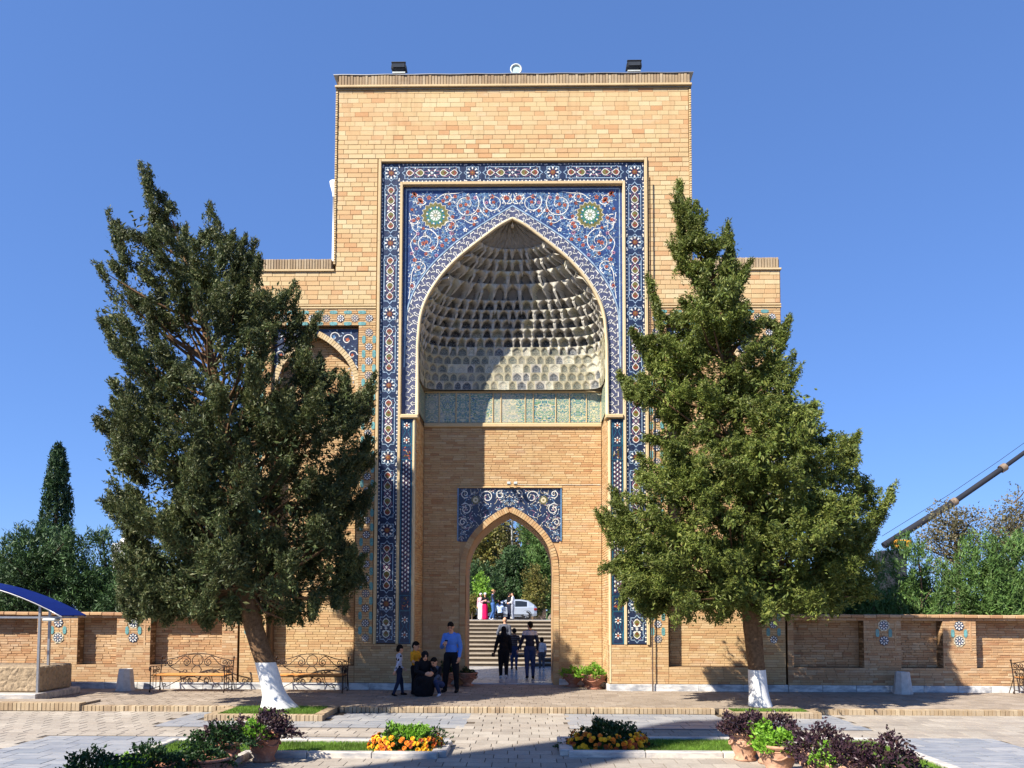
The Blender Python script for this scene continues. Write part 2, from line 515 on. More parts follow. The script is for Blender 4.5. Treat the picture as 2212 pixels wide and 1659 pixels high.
G = {
    'navy':   mat_glaze('navy_glaze', lin(36, 48, 76)),
    'blue':   mat_glaze('cobalt_glaze', lin(46, 68, 116)),
    'violet': mat_glaze('violet_glaze', lin(80, 84, 110)),
    'teal':   mat_glaze('teal_glaze', lin(44, 104, 128)),
    'lblue':  mat_glaze('pale_blue_glaze', lin(146, 170, 190)),
    'sky':    mat_glaze('sky_blue_glaze', lin(100, 142, 184)),
    'turq':   mat_glaze('turquoise_glaze', lin(104, 156, 156)),
    'white':  mat_glaze('white_glaze', lin(222, 222, 214), 0.35, 0.12),
    'cream':  mat_glaze('cream_glaze', lin(206, 196, 166), 0.35, 0.15),
    'orange': mat_glaze('orange_glaze', lin(176, 92, 54)),
    'rust':   mat_glaze('rust_glaze', lin(128, 68, 50)),
    'olive':  mat_glaze('olive_glaze', lin(110, 106, 54)),
    'green':  mat_glaze('green_glaze', lin(70, 122, 84)),
    'black':  mat_glaze('black_glaze', lin(26, 26, 34)),
    'pink':   mat_glaze('pink_glaze', lin(168, 120, 140)),
}
A_DADO = mat_arab('dado_tile', lin(58, 118, 128), lin(74, 132, 120), lin(196, 186, 150), lin(110, 128, 70), lin(40, 88, 118), 5.0, 0.035, 0.35, 2.4)
A_NICHE = mat_arab('niche_tile_shaded', lin(132, 134, 132), lin(104, 108, 112), lin(40, 44, 50), lin(58, 84, 98), lin(190, 188, 180), 8.0, 0.06, 0.6, 1.3)  # hollows toned dark, the colour itself holding the niches' shade
A_NICHE3 = mat_arab('panel_tile', lin(128, 136, 118), lin(150, 140, 114), lin(66, 66, 56), lin(78, 112, 112), lin(184, 174, 144), 9.0, 0.06, 0.5, 1.3)
A_NICHE2 = mat_arab('niche_tile_teal', lin(92, 126, 130), lin(140, 146, 130), lin(206, 196, 170), lin(48, 84, 100), lin(70, 76, 66), 8.0, 0.05, 0.55, 1.3)
STUCCO = mat_plain('vault_stucco', lin(146, 140, 128), 0.85, 0.25, 6, bump=0.2)

# ------------------------------------------------------------------ the ground
def struct(name, mb, mats, parent=None):
    o = mb.build(name, mats, parent)
    if parent is None: o['kind'] = 'structure'
    return o

SOIL = mat_plain('earth', lin(132, 112, 88), 0.95, 0.25, 1.2, bump=0.3)
LOW = -0.11                                           # the court lies one kerb below the terrace
g0 = MB()
g0.add([(-900, -900, -0.30), (900, -900, -0.30), (900, 900, -0.30), (-900, 900, -0.30)], [(0, 1, 2, 3)])
struct('ground', g0, SOIL)

court = struct('court_paving', MB().box(-30, 30, -60, -3.40, -0.29, LOW - 0.012), MORTAR_D)
BEDS = [(-5.15, -0.92, -8.22, -7.22), (-5.15, -3.75, -11.4, -8.22), (0.98, 5.95, -8.02, -6.82), (4.35, 5.95, -11.4, -8.02)]
def in_beds(x, y, e=0.0): return any(a - e < x < b + e and c - e < y < d + e for a, b, c, d in BEDS)
def marble_zone(x, y):
    if -5.42 < y < -3.5 and (-6.45 - (y + 3.5) * 0.0 < x < -0.75 or 1.15 < x < 6.6): return True
    if -11.6 < y < -6.55 and (-7.65 < x < -5.15 or 5.95 < x < 8.2): return True
    if -7.22 < y < -6.55 and (-7.65 < x < -0.9): return True
    if -6.82 < y < -6.3 and (1.0 < x < 8.2): return True
    return False
TREEBOX = [(-5.80, -3.55, -4.75, -3.40), (4.35, 6.25, -4.05, -3.40)]
def in_box(x, y): return any(a - .02 < x < b + .02 and c - .02 < y < d + .02 for a, b, c, d in TREEBOX)
def rows_zone(x0, x1, y0, y1, bw, bh, want, j=0.008):
    out = []
    for (x, y, w, h) in frame_rows(x0, x1, y0, y1, bw, bh, j, 0.03):
        if in_beds(x, y, 0.02) or in_box(x, y): continue
        if marble_zone(x, y) == want: out.append((x, y, w, h))
    return out
near = lambda b: (b[0] - 0.3) ** 2 + (b[1] + 19.5) ** 2
vis = lambda b: near(b) if (-10.9 < b[1] and abs(b[0] - .3) < 0.66 * (b[1] + 19.9)) else 1e6 + near(b)
lay('paving_stone', rows_zone(-13.5, 13.5, -11.6, -3.42, 0.34, 0.30, False, 0.013), floor_at(LOW), PAVER, court, 0.03, 300, vis, 0.0015)
mz = []
for (a, b, c, d) in [(-6.45, -0.75, -5.42, -3.5), (1.15, 6.6, -5.42, -3.5), (-7.65, -5.15, -11.6, -6.55), (5.95, 8.2, -11.6, -6.3), (-5.15, -0.9, -7.22, -6.55), (1.0, 5.95, -6.82, -6.3)]:
    mz += [q for q in frame_rows(a, b, c, d, 0.52, 0.40, 0.016, 0.05) if not in_box(q[0], q[1])]
lay('marble_slab', mz, floor_at(LOW + 0.001), MARBLE, court, 0.03, 300, vis, 0.0012)

terrace = struct('terrace_paving', MB().box(-30, 30, -3.36, 3.30, -0.28, -0.012), MORTAR_D)
tp = [q for q in frame_rows(-13.5, 13.5, -3.28, 1.50, 0.32, 0.24, 0.012, 0.03) if q[1] < 0.02 or abs(q[0]) < 2.36]
lay('paving_stone', tp, floor_at(0), TERRACE_PAVER, terrace, 0.03, 300, vis, 0.0015)
kerb = struct('terrace_kerb', MB().box(-30, 30, -3.40, -3.30, -0.28, -0.02), MORTAR_D)
kb = []
x = -13.4
while x < 13.4:
    w = random.uniform(0.075, 0.095)
    if not (-5.8 < x < -3.5 or 4.3 < x < 6.25): kb.append((x, -0.055 + random.uniform(-.003, .003), w - 0.010, 0.115))
    x += w
lay('brick', kb, plane(-3.475), BRICK_EDGE, kerb, 0.17, 300, lambda b: abs(b[0]), 0.006)

# lawns with stone kerbs
def lawn_bed(name, rects, kerbrects, label):
    o = MB()
    for (a, b, c, d) in rects: o.box(a, b, c, d, -0.28, LOW + 0.02)
    bed = o.build(name, SOIL); tag(bed, kind='structure')
    for (a, b, c, d, n, ax) in kerbrects:
        for k in range(n):
            if ax == 'x': MB().bbox(a + (b - a) * k / n + .004, a + (b - a) * (k + 1) / n - .004, c, d, -0.26, LOW + 0.085, 0.012).build('kerb_stone', KERB, bed)
            else: MB().bbox(a, b, c + (d - c) * k / n + .004, c + (d - c) * (k + 1) / n - .004, -0.26, LOW + 0.085, 0.012).build('kerb_stone', KERB, bed)
    return bed
lawn_bed('lawn_bed', BEDS[:2], [(-3.75, -0.92, -8.34, -8.20, 3, 'x'), (-1.02, -0.80, -8.20, -7.22, 1, 'y'), (-5.27, -5.15, -11.4, -7.2, 3, 'y'), (-5.15, -1.02, -7.28, -7.16, 4, 'x'), (-3.75, -3.63, -11.4, -8.34, 3, 'y')], '')
lawn_bed('lawn_bed', BEDS[2:], [(0.98, 4.35, -8.16, -8.02, 3, 'x'), (0.86, 1.06, -8.02, -6.82, 1, 'y'), (5.95, 6.09, -11.4, -6.8, 3, 'y'), (1.06, 5.95, -6.88, -6.76, 4, 'x'), (4.23, 4.35, -11.4, -8.16, 3, 'y')], '')
GRASS = mat_leaf('grass_blade', [lin(84, 118, 38), lin(104, 140, 48), lin(120, 150, 60), lin(92, 124, 44)], (0.6, 1.3), 2.0, 0.3)
def grass(rects, z, dens, hgt, name, label):
    V = []
    for (a, b, c, d) in rects:
        n = int((b - a) * (d - c) * dens)
        p = np.stack([rng.uniform(a, b, n), rng.uniform(c, d, n), np.full(n, z)], 1)
        ang = rng.uniform(0, 2 * math.pi, n); h = hgt * rng.uniform(0.6, 1.2, n); w = rng.uniform(0.004, 0.008, n)
        t = np.stack([np.cos(ang) * w, np.sin(ang) * w, np.zeros(n)], 1)
        lean = np.stack([rng.normal(0, .35, n) * h, rng.normal(0, .35, n) * h, h], 1)
        V.append(np.stack([p - t, p + t, p + lean], 1).reshape(-1, 3))
    V = np.concatenate(V); F = np.arange(len(V)).reshape(-1, 3)
    o = np_mesh(name, V, F, GRASS)
    return tag(o, label, 'grass', kind='stuff')
grass(BEDS[:2], LOW + 0.02, 6500, 0.055, 'grass', 'clipped green lawn strip behind the left pots')
grass(BEDS[2:], LOW + 0.02, 6500, 0.055, 'grass', 'clipped green lawn strip behind the right pots')
# brick boxes round the two trees
for k, (a, b, c, d) in enumerate(TREEBOX):
    o = MB().box(a + .08, b - .08, c + .08, d, -0.28, -0.03).build('tree_bed', SOIL); tag(o, kind='structure')
    fr = []
    x = a
    while x < b - .04:
        w = random.uniform(.075, .095); fr.append((x + w / 2, -0.055, w - .01, .115)); x += w
    lay('brick', fr, plane(c), BRICK_EDGE, o, 0.2, 60, None, 0.005)
    for sd, X in ((False, a), (True, b)):
        q = []; y = c + .08
        while y < d - .05:
            q.append((y + .045, -0.055, .078, .115)); y += .088
        lay('brick', q, wall_x(X, sd), BRICK_EDGE, o, 0.18, 60, None, 0.004)
    grass([(a + .2, b - .2, c + .22, d)], -0.03, 5000, 0.06, 'grass', 'grass around the foot of the %s conifer' % ('left' if k == 0 else 'right'))

# ------------------------------------------------------------------ behind the gate: passage floor, stairs, upper forecourt
floor = struct('passage_floor', MB().box(-30, 30, 3.20, 40, -0.28, -0.012), MORTAR_D)
MARBLE_P = mat_marble('polished_marble', [lin(196, 192, 186), lin(184, 182, 180), lin(206, 202, 194)], 0.22)
lay('marble_slab', frame_rows(-1.5, 1.3, 1.72, 3.2, 0.6, 0.5, .006, .03) + frame_rows(-5, 6, 3.2, 8.0, 0.6, 0.5, .006, .03), floor_at(0.012), MARBLE_P, floor, 0.03, 200, lambda b: abs(b[0]), 0.0008)
stairs = struct('stairs', MB().box(-9, 9, 11.9, 14, -0.28, 1.40), MORTAR)
STEP = mat_brick('stair_stone', [lin(164, 154, 138), lin(152, 142, 128), lin(172, 162, 146)], stain=0.35)
NST, RIS, RUN, Y0S = 11, 0.1445, 0.36, 8.0
for k in range(NST):
    o = MB().bbox(-9, 9, Y0S + k * RUN - 0.03, Y0S + k * RUN + RUN + .04, (k + 1) * RIS - 0.05, (k + 1) * RIS, 0.008)
    o.box(-9, 9, Y0S + k * RUN + 0.012, Y0S + k * RUN + RUN + .03, k * RIS - 0.02, (k + 1) * RIS - 0.05, 1)
    o.build('step', [STEP, mat_plain('riser_stone', lin(88, 78, 68), 0.9, 0.3, 6)] if k == 0 else [STEP, bpy.data.materials['riser_stone']], stairs)
ZTOP = NST * RIS
def fore_z(y): return ZTOP - max(0, y - 12.3) * 0.0129
ASPH = mat_plain('forecourt_asphalt', lin(150, 146, 140), 0.9, 0.2, 3.0)
fq = MB(); ys = [11.96, 12.3, 20, 35, 60, 120]
fq.add([(sx, y, fore_z(y) - .004) for y in ys for sx in (-60, 60)], [(2 * i, 2 * i + 1, 2 * i + 3, 2 * i + 2) for i in range(len(ys) - 1)])
struct('forecourt', fq, ASPH)
# ------------------------------------------------------------------ the gate portal
gate = thing('gate_portal', 'tall brick gate portal with blue mosaic frame and deep pointed arch niche', 'gateway', (0, 0, 0))
YB = 1.50                                            # the back wall of the arched recess
W, ZR = 4.64, 16.06
ARCH = cat2([(0, 12.21), (.34, 12.02), (.72, 11.73), (1.12, 11.41), (1.50, 11.07), (1.87, 10.64), (2.17, 10.15), (2.35, 9.62), (2.42, 8.85)], 5)
ACHEV = cat2([(0, 12.59), (.36, 12.37), (.73, 12.14), (1.12, 11.88), (1.51, 11.59), (2.07, 11.06), (2.46, 10.52), (2.66, 10.08), (2.755, 9.66), (2.785, 8.85)], 5)
def interp_x(curve, z):
    if z >= curve[0][1]: return 0.0
    for (x0, z0), (x1, z1) in zip(curve, curve[1:]):
        if z0 >= z >= z1: return x0 + (x1 - x0) * (z0 - z) / max(1e-9, z0 - z1)
    return curve[-1][0]
def interp_z(curve, x):
    x = abs(x)
    for (x0, z0), (x1, z1) in zip(curve, curve[1:]):
        if x0 <= x <= x1: return z0 + (z1 - z0) * (x - x0) / max(1e-9, x1 - x0)
    return -1.0
full = lambda cv: [(-x, z) for x, z in reversed(cv)] + [(x, z) for x, z in cv[1:]]

# masonry core: front block with the recess, rear block with the doorway
DC, DW = -0.08, 1.20                                  # doorway centre and half width
DARCH = [(DC + x, z) for x, z in full(cat2([(0, 4.70), (.28, 4.56), (.58, 4.34), (.86, 4.06), (1.06, 3.74), (1.17, 3.38), (1.20, 2.95)], 5))]
body = MB()
A2 = full(ARCH)
body.prism([(-3.93, -.2), (-2.47, -.2)] + [(x * 2.47 / 2.42, z + .03) for x, z in A2] + [(2.47, -.2), (3.93, -.2), (3.93, 10.8), (W - .05, 10.8), (W - .05, ZR - .03), (-W + .05, ZR - .03), (-W + .05, 10.8), (-3.93, 10.8)], 0.16, .27)
A3 = [(x * 1.10, z + .20) for x, z in A2 if z > 8.9]
body.prism([(-3.93, -.2), (-2.47, -.2), (-2.47, 7.9), (-2.68, 7.9)] + A3 + [(2.68, 7.9), (2.47, 7.9), (2.47, -.2), (3.93, -.2), (3.93, 10.8), (W - .05, 10.8), (W - .05, ZR - .03), (-W + .05, ZR - .03), (-W + .05, 10.8), (-3.93, 10.8)], 0.272, YB)
body.build('wall_core', MORTAR, gate)
rear = MB()
rear.prism([(-W + .05, -.2), (DC - DW, -.2)] + DARCH + [(DC + DW, -.2), (W - .05, -.2), (W - .05, ZR - .03), (-W + .05, ZR - .03)], YB + .012, 3.2)
rear.build('rear_wall_core', BRICK_THIN, gate)

gate_bricks_big = []
def zone(x0, x1, z0, z1, y=0.0, mat=MORTAR, back=0.17):
    """mortar bed a few millimetres behind the brick faces"""
    return MB().box(x0, x1, y + 0.009, y + back, z0, z1)
beds_m = MB()
def bedrect(x0, x1, z0, z1, y=0.0, back=0.17): beds_m.box(x0, x1, y + 0.009, y + back, z0, z1)

# A/B/C: big facing bricks
FI = 3.52
bedrect(-4.60, 4.60, 13.80, 15.70); A = frame_rows(-4.58, 4.58, 13.81, 15.69, 0.315, 0.1253, 0.007, 0.22)
for s in (-1, 1):
    lo, hi = (FI, 4.60) if s > 0 else (-4.60, -FI)
    bedrect(lo, hi, 10.80, 13.80); A += frame_rows(lo + .01, hi - .01, 10.80, 13.80, 0.315, 0.1253, 0.007, 0.22)
    lo, hi = (FI, 6.90) if s > 0 else (-6.90, -FI)
    bedrect(lo, hi, 9.92, 10.80, back=.36); A += frame_rows(lo + .01, hi - .01, 9.93, 10.78, 0.315, 0.1253, 0.007, 0.22)
lay('brick', A, plane(0), BRICK_BIG, gate, 0.03, 300, lambda b: -b[1], 0.0025, 'facing_bricks')

# thin bricks: low part of the portal, the strips under the flowers, the back wall, the jamb sides
T = []
for s in (-1, 1):
    for (x0, x1, z0, z1) in [(2.47, 3.97, 0.17, 1.15), (6.22, 6.90, 0.60, 9.36), (FI, 3.97, 1.15, 9.36), (FI, 6.90, 9.36, 9.80), (3.97, 6.90, 0.17, 0.60)]:
        a, b = (x0, x1) if s > 0 else (-x1, -x0)
        bedrect(a, b, z0, z1, back=.30)
        T += frame_rows(a + .004, b - .004, z0 + .004, z1 - .004, 0.27, 0.062, 0.006, 0.25)
lay('brick', T, plane(0), BRICK_THIN, gate, 0.03, 300, lambda b: abs(b[1] - .6), 0.003, 'thin_bricks')
def door_gaps(z):
    L, Rr = -2.44, 2.44
    if z < 3.9: h = 1.36
    elif z > 5.36: return [(L, Rr)]
    else: h = 1.41
    return [(L, DC - h), (DC + h, Rr)]
beds_m.box(-2.46, 2.46, YB, YB + .02, 0, 7.05) if False else None
bw = frame_rows(-2.44, 2.44, 0.17, 7.03, 0.29, 0.064, 0.006, 0.3, door_gaps)
lay('brick', bw, plane(YB - .02), BRICK_THIN, gate, 0.035, 300, lambda b: b[1], 0.003, 'thin_bricks')
for s in (-1, 1):                                      # the inner sides of the recess
    js = frame_rows(0.06, YB - .02, 0.17, 7.03, 0.27, 0.064, 0.006, 0.2)
    lay('brick', js, wall_x(2.45 * s, s < 0), BRICK_THIN, gate, 0.03, 0, None, 0.003, 'thin_bricks')
# outer flanks of portal and wings
for s in (-1, 1):
    fl = frame_rows(0.05, 3.15, 10.9, 15.7, 0.3, 0.125, 0.007, 0.1)
    lay('brick', fl, wall_x(4.61 * s, s > 0), BRICK_BIG, gate, 0.03, 0, None, 0.003, 'facing_bricks')
    fl = frame_rows(0.05, 1.55, 0.2, 10.75, 0.29, 0.065, 0.007, 0.1)
    lay('brick', fl, wall_x(6.92 * s, s > 0), BRICK_THIN, gate, 0.03, 0, None, 0.003, 'thin_bricks')

# wings: core with a pointed niche
NCX, NHW = 5.08, 1.10
NARC = full(cat2([(0, 9.12), (.26, 8.97), (.54, 8.74), (.80, 8.44), (.96, 8.10), (1.04, 7.70), (1.06, 7.2)], 5))
for s in (-1, 1):
    w = MB()
    w.box(min(s * 3.94, s * 6.88), max(s * 3.94, s * 6.88), .37, 1.48, -.2, 10.79)
    pts = [(s * (NCX - NHW), .6)] + [(s * (NCX - 1.06), .6)] + [(s * (NCX + x), z) for x, z in NARC] + [(s * (NCX + 1.06), .6), (s * (NCX + NHW + .03), .6), (s * (NCX + NHW + .03), 9.34), (s * (NCX - NHW), 9.34)]
    w.prism(pts, .11, .366)
    w.build('wing_core', MORTAR, gate)
    nb = frame_rows(s * NCX - 1.06, s * NCX + 1.06, .6, 9.1, .28, .064, .006, .3)
    lay('brick', nb, plane(.352), BRICK_THIN, gate, .03, 0, None, .003, 'thin_bricks')
    # brick ring of the niche arch
    ring = []
    cv = [(s * (NCX + x), z) for x, z in NARC]
    for (p, q) in zip(cv, cv[1:]):
        mx, mz_ = (p[0] + q[0]) / 2, (p[1] + q[1]) / 2
        dx, dz = q[0] - p[0], q[1] - p[1]; l = math.hypot(dx, dz); nx, nz = -dz / l, dx / l
        if nz < 0 and abs(nz) > .2: nx, nz = -nx, -nz
        if abs(nz) <= .2 and nx * (mx - s * NCX) < 0: nx, nz = -nx, -nz
        k = max(1, int(l / .055))
        for i in range(k):
            t0, t1 = (i + .06) / k, (i + .94) / k
            a = (p[0] + dx * t0, p[1] + dz * t0); b = (p[0] + dx * t1, p[1] + dz * t1)
            MBr = ring.append([a, b, (b[0] + nx * .14, b[1] + nz * .14), (a[0] + nx * .14, a[1] + nz * .14)])
    rm = MB()
    for q in ring: rm.prism(q, .075, .3)
    o = rm.build('niche_arch_ring', CREAM, gate, True)
    # tile spandrel over the niche
    sp = MB()
    zr = 9.30
    xs = [p for p in cv if p[1] > 7.65]
    poly = [(s * (NCX - NHW + .03), 7.65), (s * (NCX - NHW + .03), zr), (s * (NCX + NHW - .0), zr), (s * (NCX + NHW), 7.65)]
    poly = [poly[0]] + [(x - 0 * s, z + .0) for x, z in xs] + poly[3:4] + poly[2:3] + poly[1:2]
    on = Orn(lambda p, q, h: (p, .10 - h, q))
    on.poly(poly, 'navy', 0)
    for sd in (-1, 1):
        X = lambda d: s * NCX + sd * d
        for (d, z, r_) in [(.80, 9.02, .17), (.45, 9.10, .14), (.93, 8.62, .13), (.98, 8.28, .09), (1.0, 8.0, .07)]:
            sp_ = [(X(d + r_ * (1 - t * .8) * math.cos(6.5 * t)), z + r_ * (1 - t * .8) * math.sin(6.5 * t)) for t in np.linspace(0, 1, 22)]
            on.ribbon(sp_, .022, 'white', .003)
            on.star((X(d), z), r_ * .42, r_ * .2, 5, 'orange' if d > .7 else 'sky', .005)
            for a in range(6):
                on.petal((X(d + r_ * 1.05 * math.cos(a * 1.05)), z + r_ * 1.05 * math.sin(a * 1.05)), a * 1.05 + .5, .075, .03, 'lblue', .004)
    on.build('spandrel_mosaic', gate, G)
    # brick-on-edge parapet of the wing
    pk = []
    x = 4.70
    while x < 6.86: pk.append((s * (x + .033), 10.98, .056, .27)); x += .072
    beds_m.box(min(s * 4.66, s * 6.88), max(s * 4.66, s * 6.88), .02, 1.5, 10.84, 11.08)
    lay('parapet_brick', pk, plane(-.02), BRICK_EDGE, gate, .2, 60, None, .008)
    c = MB().bbox(min(s * 4.62, s * 6.93), max(s * 4.62, s * 6.93), -.04, .2, 10.785, 10.84, .01); c.build('string_course', CREAM, gate)
    c = MB().bbox(min(s * FI, s * 6.92), max(s * FI, s * 6.92), -.02, .2, 9.80, 9.845, .01).bbox(min(s * FI, s * 6.92), max(s * FI, s * 6.92), -.012, .2, 9.87, 9.915, .01); c.build('string_course', CREAM, gate)
beds_m.build('mortar_bed', MORTAR, gate)

# flower strips: eight-petalled stars set in the brick, turquoise corner tiles between them
def flower(parent, x, z, r, y, style=0, name='star_tile', white=False):
    on = Orn(lambda p, q, h: (x + p, y - h, z + q))
    if white: on.star((0, 0), r * 1.25, r * 1.08, 8, 'cream', .002, R(22.5))
    on.star((0, 0), r * 1.02, r * .86, 8, 'navy' if style == 0 else 'violet', .004, 0)
    for k in range(8):
        on.petal((0, 0), k * math.pi / 4, r * .56, r * .30, 'white' if style == 0 else 'cream', .007, r * .34)
        on.petal((0, 0), k * math.pi / 4 + R(22.5), r * .5, r * .13, 'blue', .006, r * .25)
    on.disc((0, 0), r * .2, 'white', .008, 10); on.disc((0, 0), r * .11, 'orange', .009, 8)
    return on.build(name, parent, G)
def corner_tiles(parent, pts, y, horiz=False):
    on = Orn(lambda p, q, h: (p, y - h, q))
    for (x, z) in pts:
        a, b = (.10, .045) if horiz else (.045, .10)
        on.poly([(x - a, z - b * .6), (x - a * .5, z - b), (x + a * .5, z - b), (x + a, z - b * .6), (x + a, z + b * .6), (x + a * .5, z + b), (x - a * .5, z + b), (x - a, z + b * .6)], 'turq', .004)
    return on.build('turquoise_tile', parent, G)
for s in (-1, 1):
    z = 9.55; k = 0
    while z > 1.25:
        flower(gate, s * 3.70, z, .105, -.002, 1 if (k % 3 == 1) else 0)
        if z < 9.0: corner_tiles(gate, [(s * 3.70 - .135, z + .19), (s * 3.70 + .135, z + .19)], -.002)
        z -= .375; k += 1
    for i in range(1, 9):
        flower(gate, s * (3.70 + .372 * i), 9.55, .105, -.002, 1 if i % 2 else 0)
        corner_tiles(gate, [(s * (3.70 + .372 * i - .186), 9.71), (s * (3.70 + .372 * i - .186), 9.41)], -.002, True)
    z = 9.17
    while z > 1.25:
        flower(gate, s * 6.60, z, .105, -.002, 0); corner_tiles(gate, [(s * 6.60 - .135, z + .19), (s * 6.60 + .135, z + .19)], -.002); z -= .375

# parapet of the portal: bricks on edge, thin metal coping
pk = []
x = -4.58
while x < 4.56:
    w = random.uniform(.074, .084); pk.append((x + w / 2, 15.91 + random.uniform(-.003, .003), w - .012, .27)); x += w
MB().box(-4.62, 4.62, .03, 3.15, 15.76, 16.04).build('parapet_core', MORTAR, gate)
lay('parapet_brick', pk, plane(-.035), BRICK_EDGE, gate, .2, 200, None, .008)
MB().bbox(-4.67, 4.67, -.075, .3, 15.70, 15.765, .012).build('string_course', CREAM, gate)
MB().bbox(-4.66, 4.66, -.04, .25, 15.655, 15.685, .006).build('string_course', mat_plain('grey_line', lin(120, 118, 104), .8), gate)
MET = mat_plain('coping_metal', lin(150, 150, 150), 0.45, 0.2, 3, 0.6)
cp = MB()
n = 40
for k in range(n):
    x0, x1 = -4.72 + 9.44 * k / n, -4.72 + 9.44 * (k + 1) / n
    z0, z1 = 16.062 + .006 * math.sin(k * 1.3), 16.062 + .006 * math.sin((k + 1) * 1.3)
    cp.add([(x0, -.055, z0), (x1, -.055, z1), (x1, 3.3, z1 + .03), (x0, 3.3, z0 + .03), (x0, -.055, z0 - .018), (x1, -.055, z1 - .018)], [(0, 1, 2, 3), (4, 5, 1, 0)])
cp.build('coping', MET, gate)
# toothed corner strips
for s in (-1, 1):
    c = []
    z = 11.0 if True else 0
    while z < 15.6:
        c.append((s * 4.625, z, .055, .045)); z += .062
    lay('tooth_brick', c, plane(-.03), CREAM, gate, .2, 0, None, .006, 'corner_teeth')
# marble plinth
for (a, b) in [(2.47, 4.7), (4.7, 6.94)]:
    for s in (-1, 1):
        lo, hi = (a, b) if s > 0 else (-b, -a)
        for k in range(2):
            MB().bbox(lo + (hi - lo) * k / 2 + .002, lo + (hi - lo) * (k + 1) / 2 - .002, -.035, .2, -.05, .165, .008).build('plinth_slab', MARBLE_W, gate)
for s in (-1, 1):
    lo, hi = (DC + DW + .16, 2.46) if s > 0 else (-2.46, DC - DW - .16)
    MB().bbox(lo, hi, YB - .055, YB + .1, -.05, .165, .008).build('plinth_slab', MARBLE_W, gate)
    MB().bbox(min(s * 2.42, s * 2.5), max(s * 2.42, s * 2.5), .0, YB - .06, -.05, .165, .008).build('plinth_slab', MARBLE_W, gate)

# ---- blue frame round the arch
def frame_bar(name, x0, x1, z0, z1, y0, y1, mat, b=.01): return MB().bbox(x0, x1, y0, y1, z0, z1, b).build(name, mat, gate)
FO, FZ = 3.50, 13.775
for s in (-1, 1):
    frame_bar('frame_moulding', min(s * 3.425, s * FO), max(s * 3.425, s * FO), 1.15, FZ, -.045, .16, CREAM)
    frame_bar('frame_moulding', min(s * 2.86, s * 2.93), max(s * 2.86, s * 2.93), 1.15, 13.18, -.012, .16, CREAM)
    frame_bar('frame_moulding', min(s * 2.47, s * 2.545), max(s * 2.47, s * 2.545), .17, 6.92, -.01, .16, CREAM, .025)
    frame_bar('impost', min(s * 2.40, s * 2.86), max(s * 2.40, s * 2.86), 6.925, 7.03, -.055, .3, CREAM, .02)
frame_bar('frame_moulding', -3.425, 3.425, 13.70, FZ, -.045, .16, CREAM)
frame_bar('frame_moulding', -2.86, 2.86, 13.10, 13.18, -.012, .16, CREAM)
YT = .03                                              # the band lies behind the frame
band = {}
def ground(name, x0, x1, z0, z1, y, key):
    return MB().box(x0, x1, y, y + .13, z0, z1).build(name, G[key], gate)
band['L'] = ground('tile_band', -3.425, -2.93, 1.17, 13.70, YT, 'navy')
band['R'] = ground('tile_band', 2.93, 3.425, 1.17, 13.70, YT, 'navy')
band['T'] = ground('tile_band', -2.93, 2.93, 13.18, 13.70, YT, 'navy')
BW = .245                                             # half width of the band
def band_map(c, d):
    """local (along, across) -> world; d = (dx, dz) unit of 'along'"""
    return lambda p, q, h: (c[0] + d[0] * p - d[1] * q, YT - h, c[1] + d[1] * p + d[0] * q)
def band_star(parent, c, d):
    on = Orn(band_map(c, d))
    sq = .175
    for a0 in (R(45), 0):
        r_ = sq * 1.25
        on.ribbon([(r_ * math.cos(a0 + k * math.pi / 2), r_ * math.sin(a0 + k * math.pi / 2)) for k in range(4)], .016, 'lblue', .003, True)
    for k in range(8):
        on.petal((0, 0), k * math.pi / 4, .075, .045, 'white', .006, .085)
    on.star((0, 0), .085, .055, 8, 'rust', .005); on.star((0, 0), .05, .03, 6, 'olive', .007); on.disc((0, 0), .02, 'orange', .009, 8)
    for a in (-1, 1):
        for b in (-1, 1):
            on.star((a * .205, b * .205), .026, .014, 4, 'white', .005); on.petal((a * .13, b * .215), 0 if a > 0 else math.pi, .06, .03, 'white', .005)
    on.build('star_rosette', parent, G)
def teardrop(on, p, l, w, d, fill, outline='white'):
    pts = [(p + d * l * t, w * math.sin(math.pi * min(1, t * 1.06)) ** 0.8 * (1 - .45 * t)) for t in np.linspace(0, 1, 10)]
    loop = pts + [(a, -b) for a, b in reversed(pts[1:-1])]
    on.poly(loop if d > 0 else loop[::-1], fill, .005)
    on.ribbon(loop, .017, outline, .007, True)
    for sd in (-1, 1): on.petal((p + d * l * .45, 0), (0 if d > 0 else math.pi) + sd * .5, l * .3, w * .4, 'rust' if fill == 'olive' else 'olive', .0065)
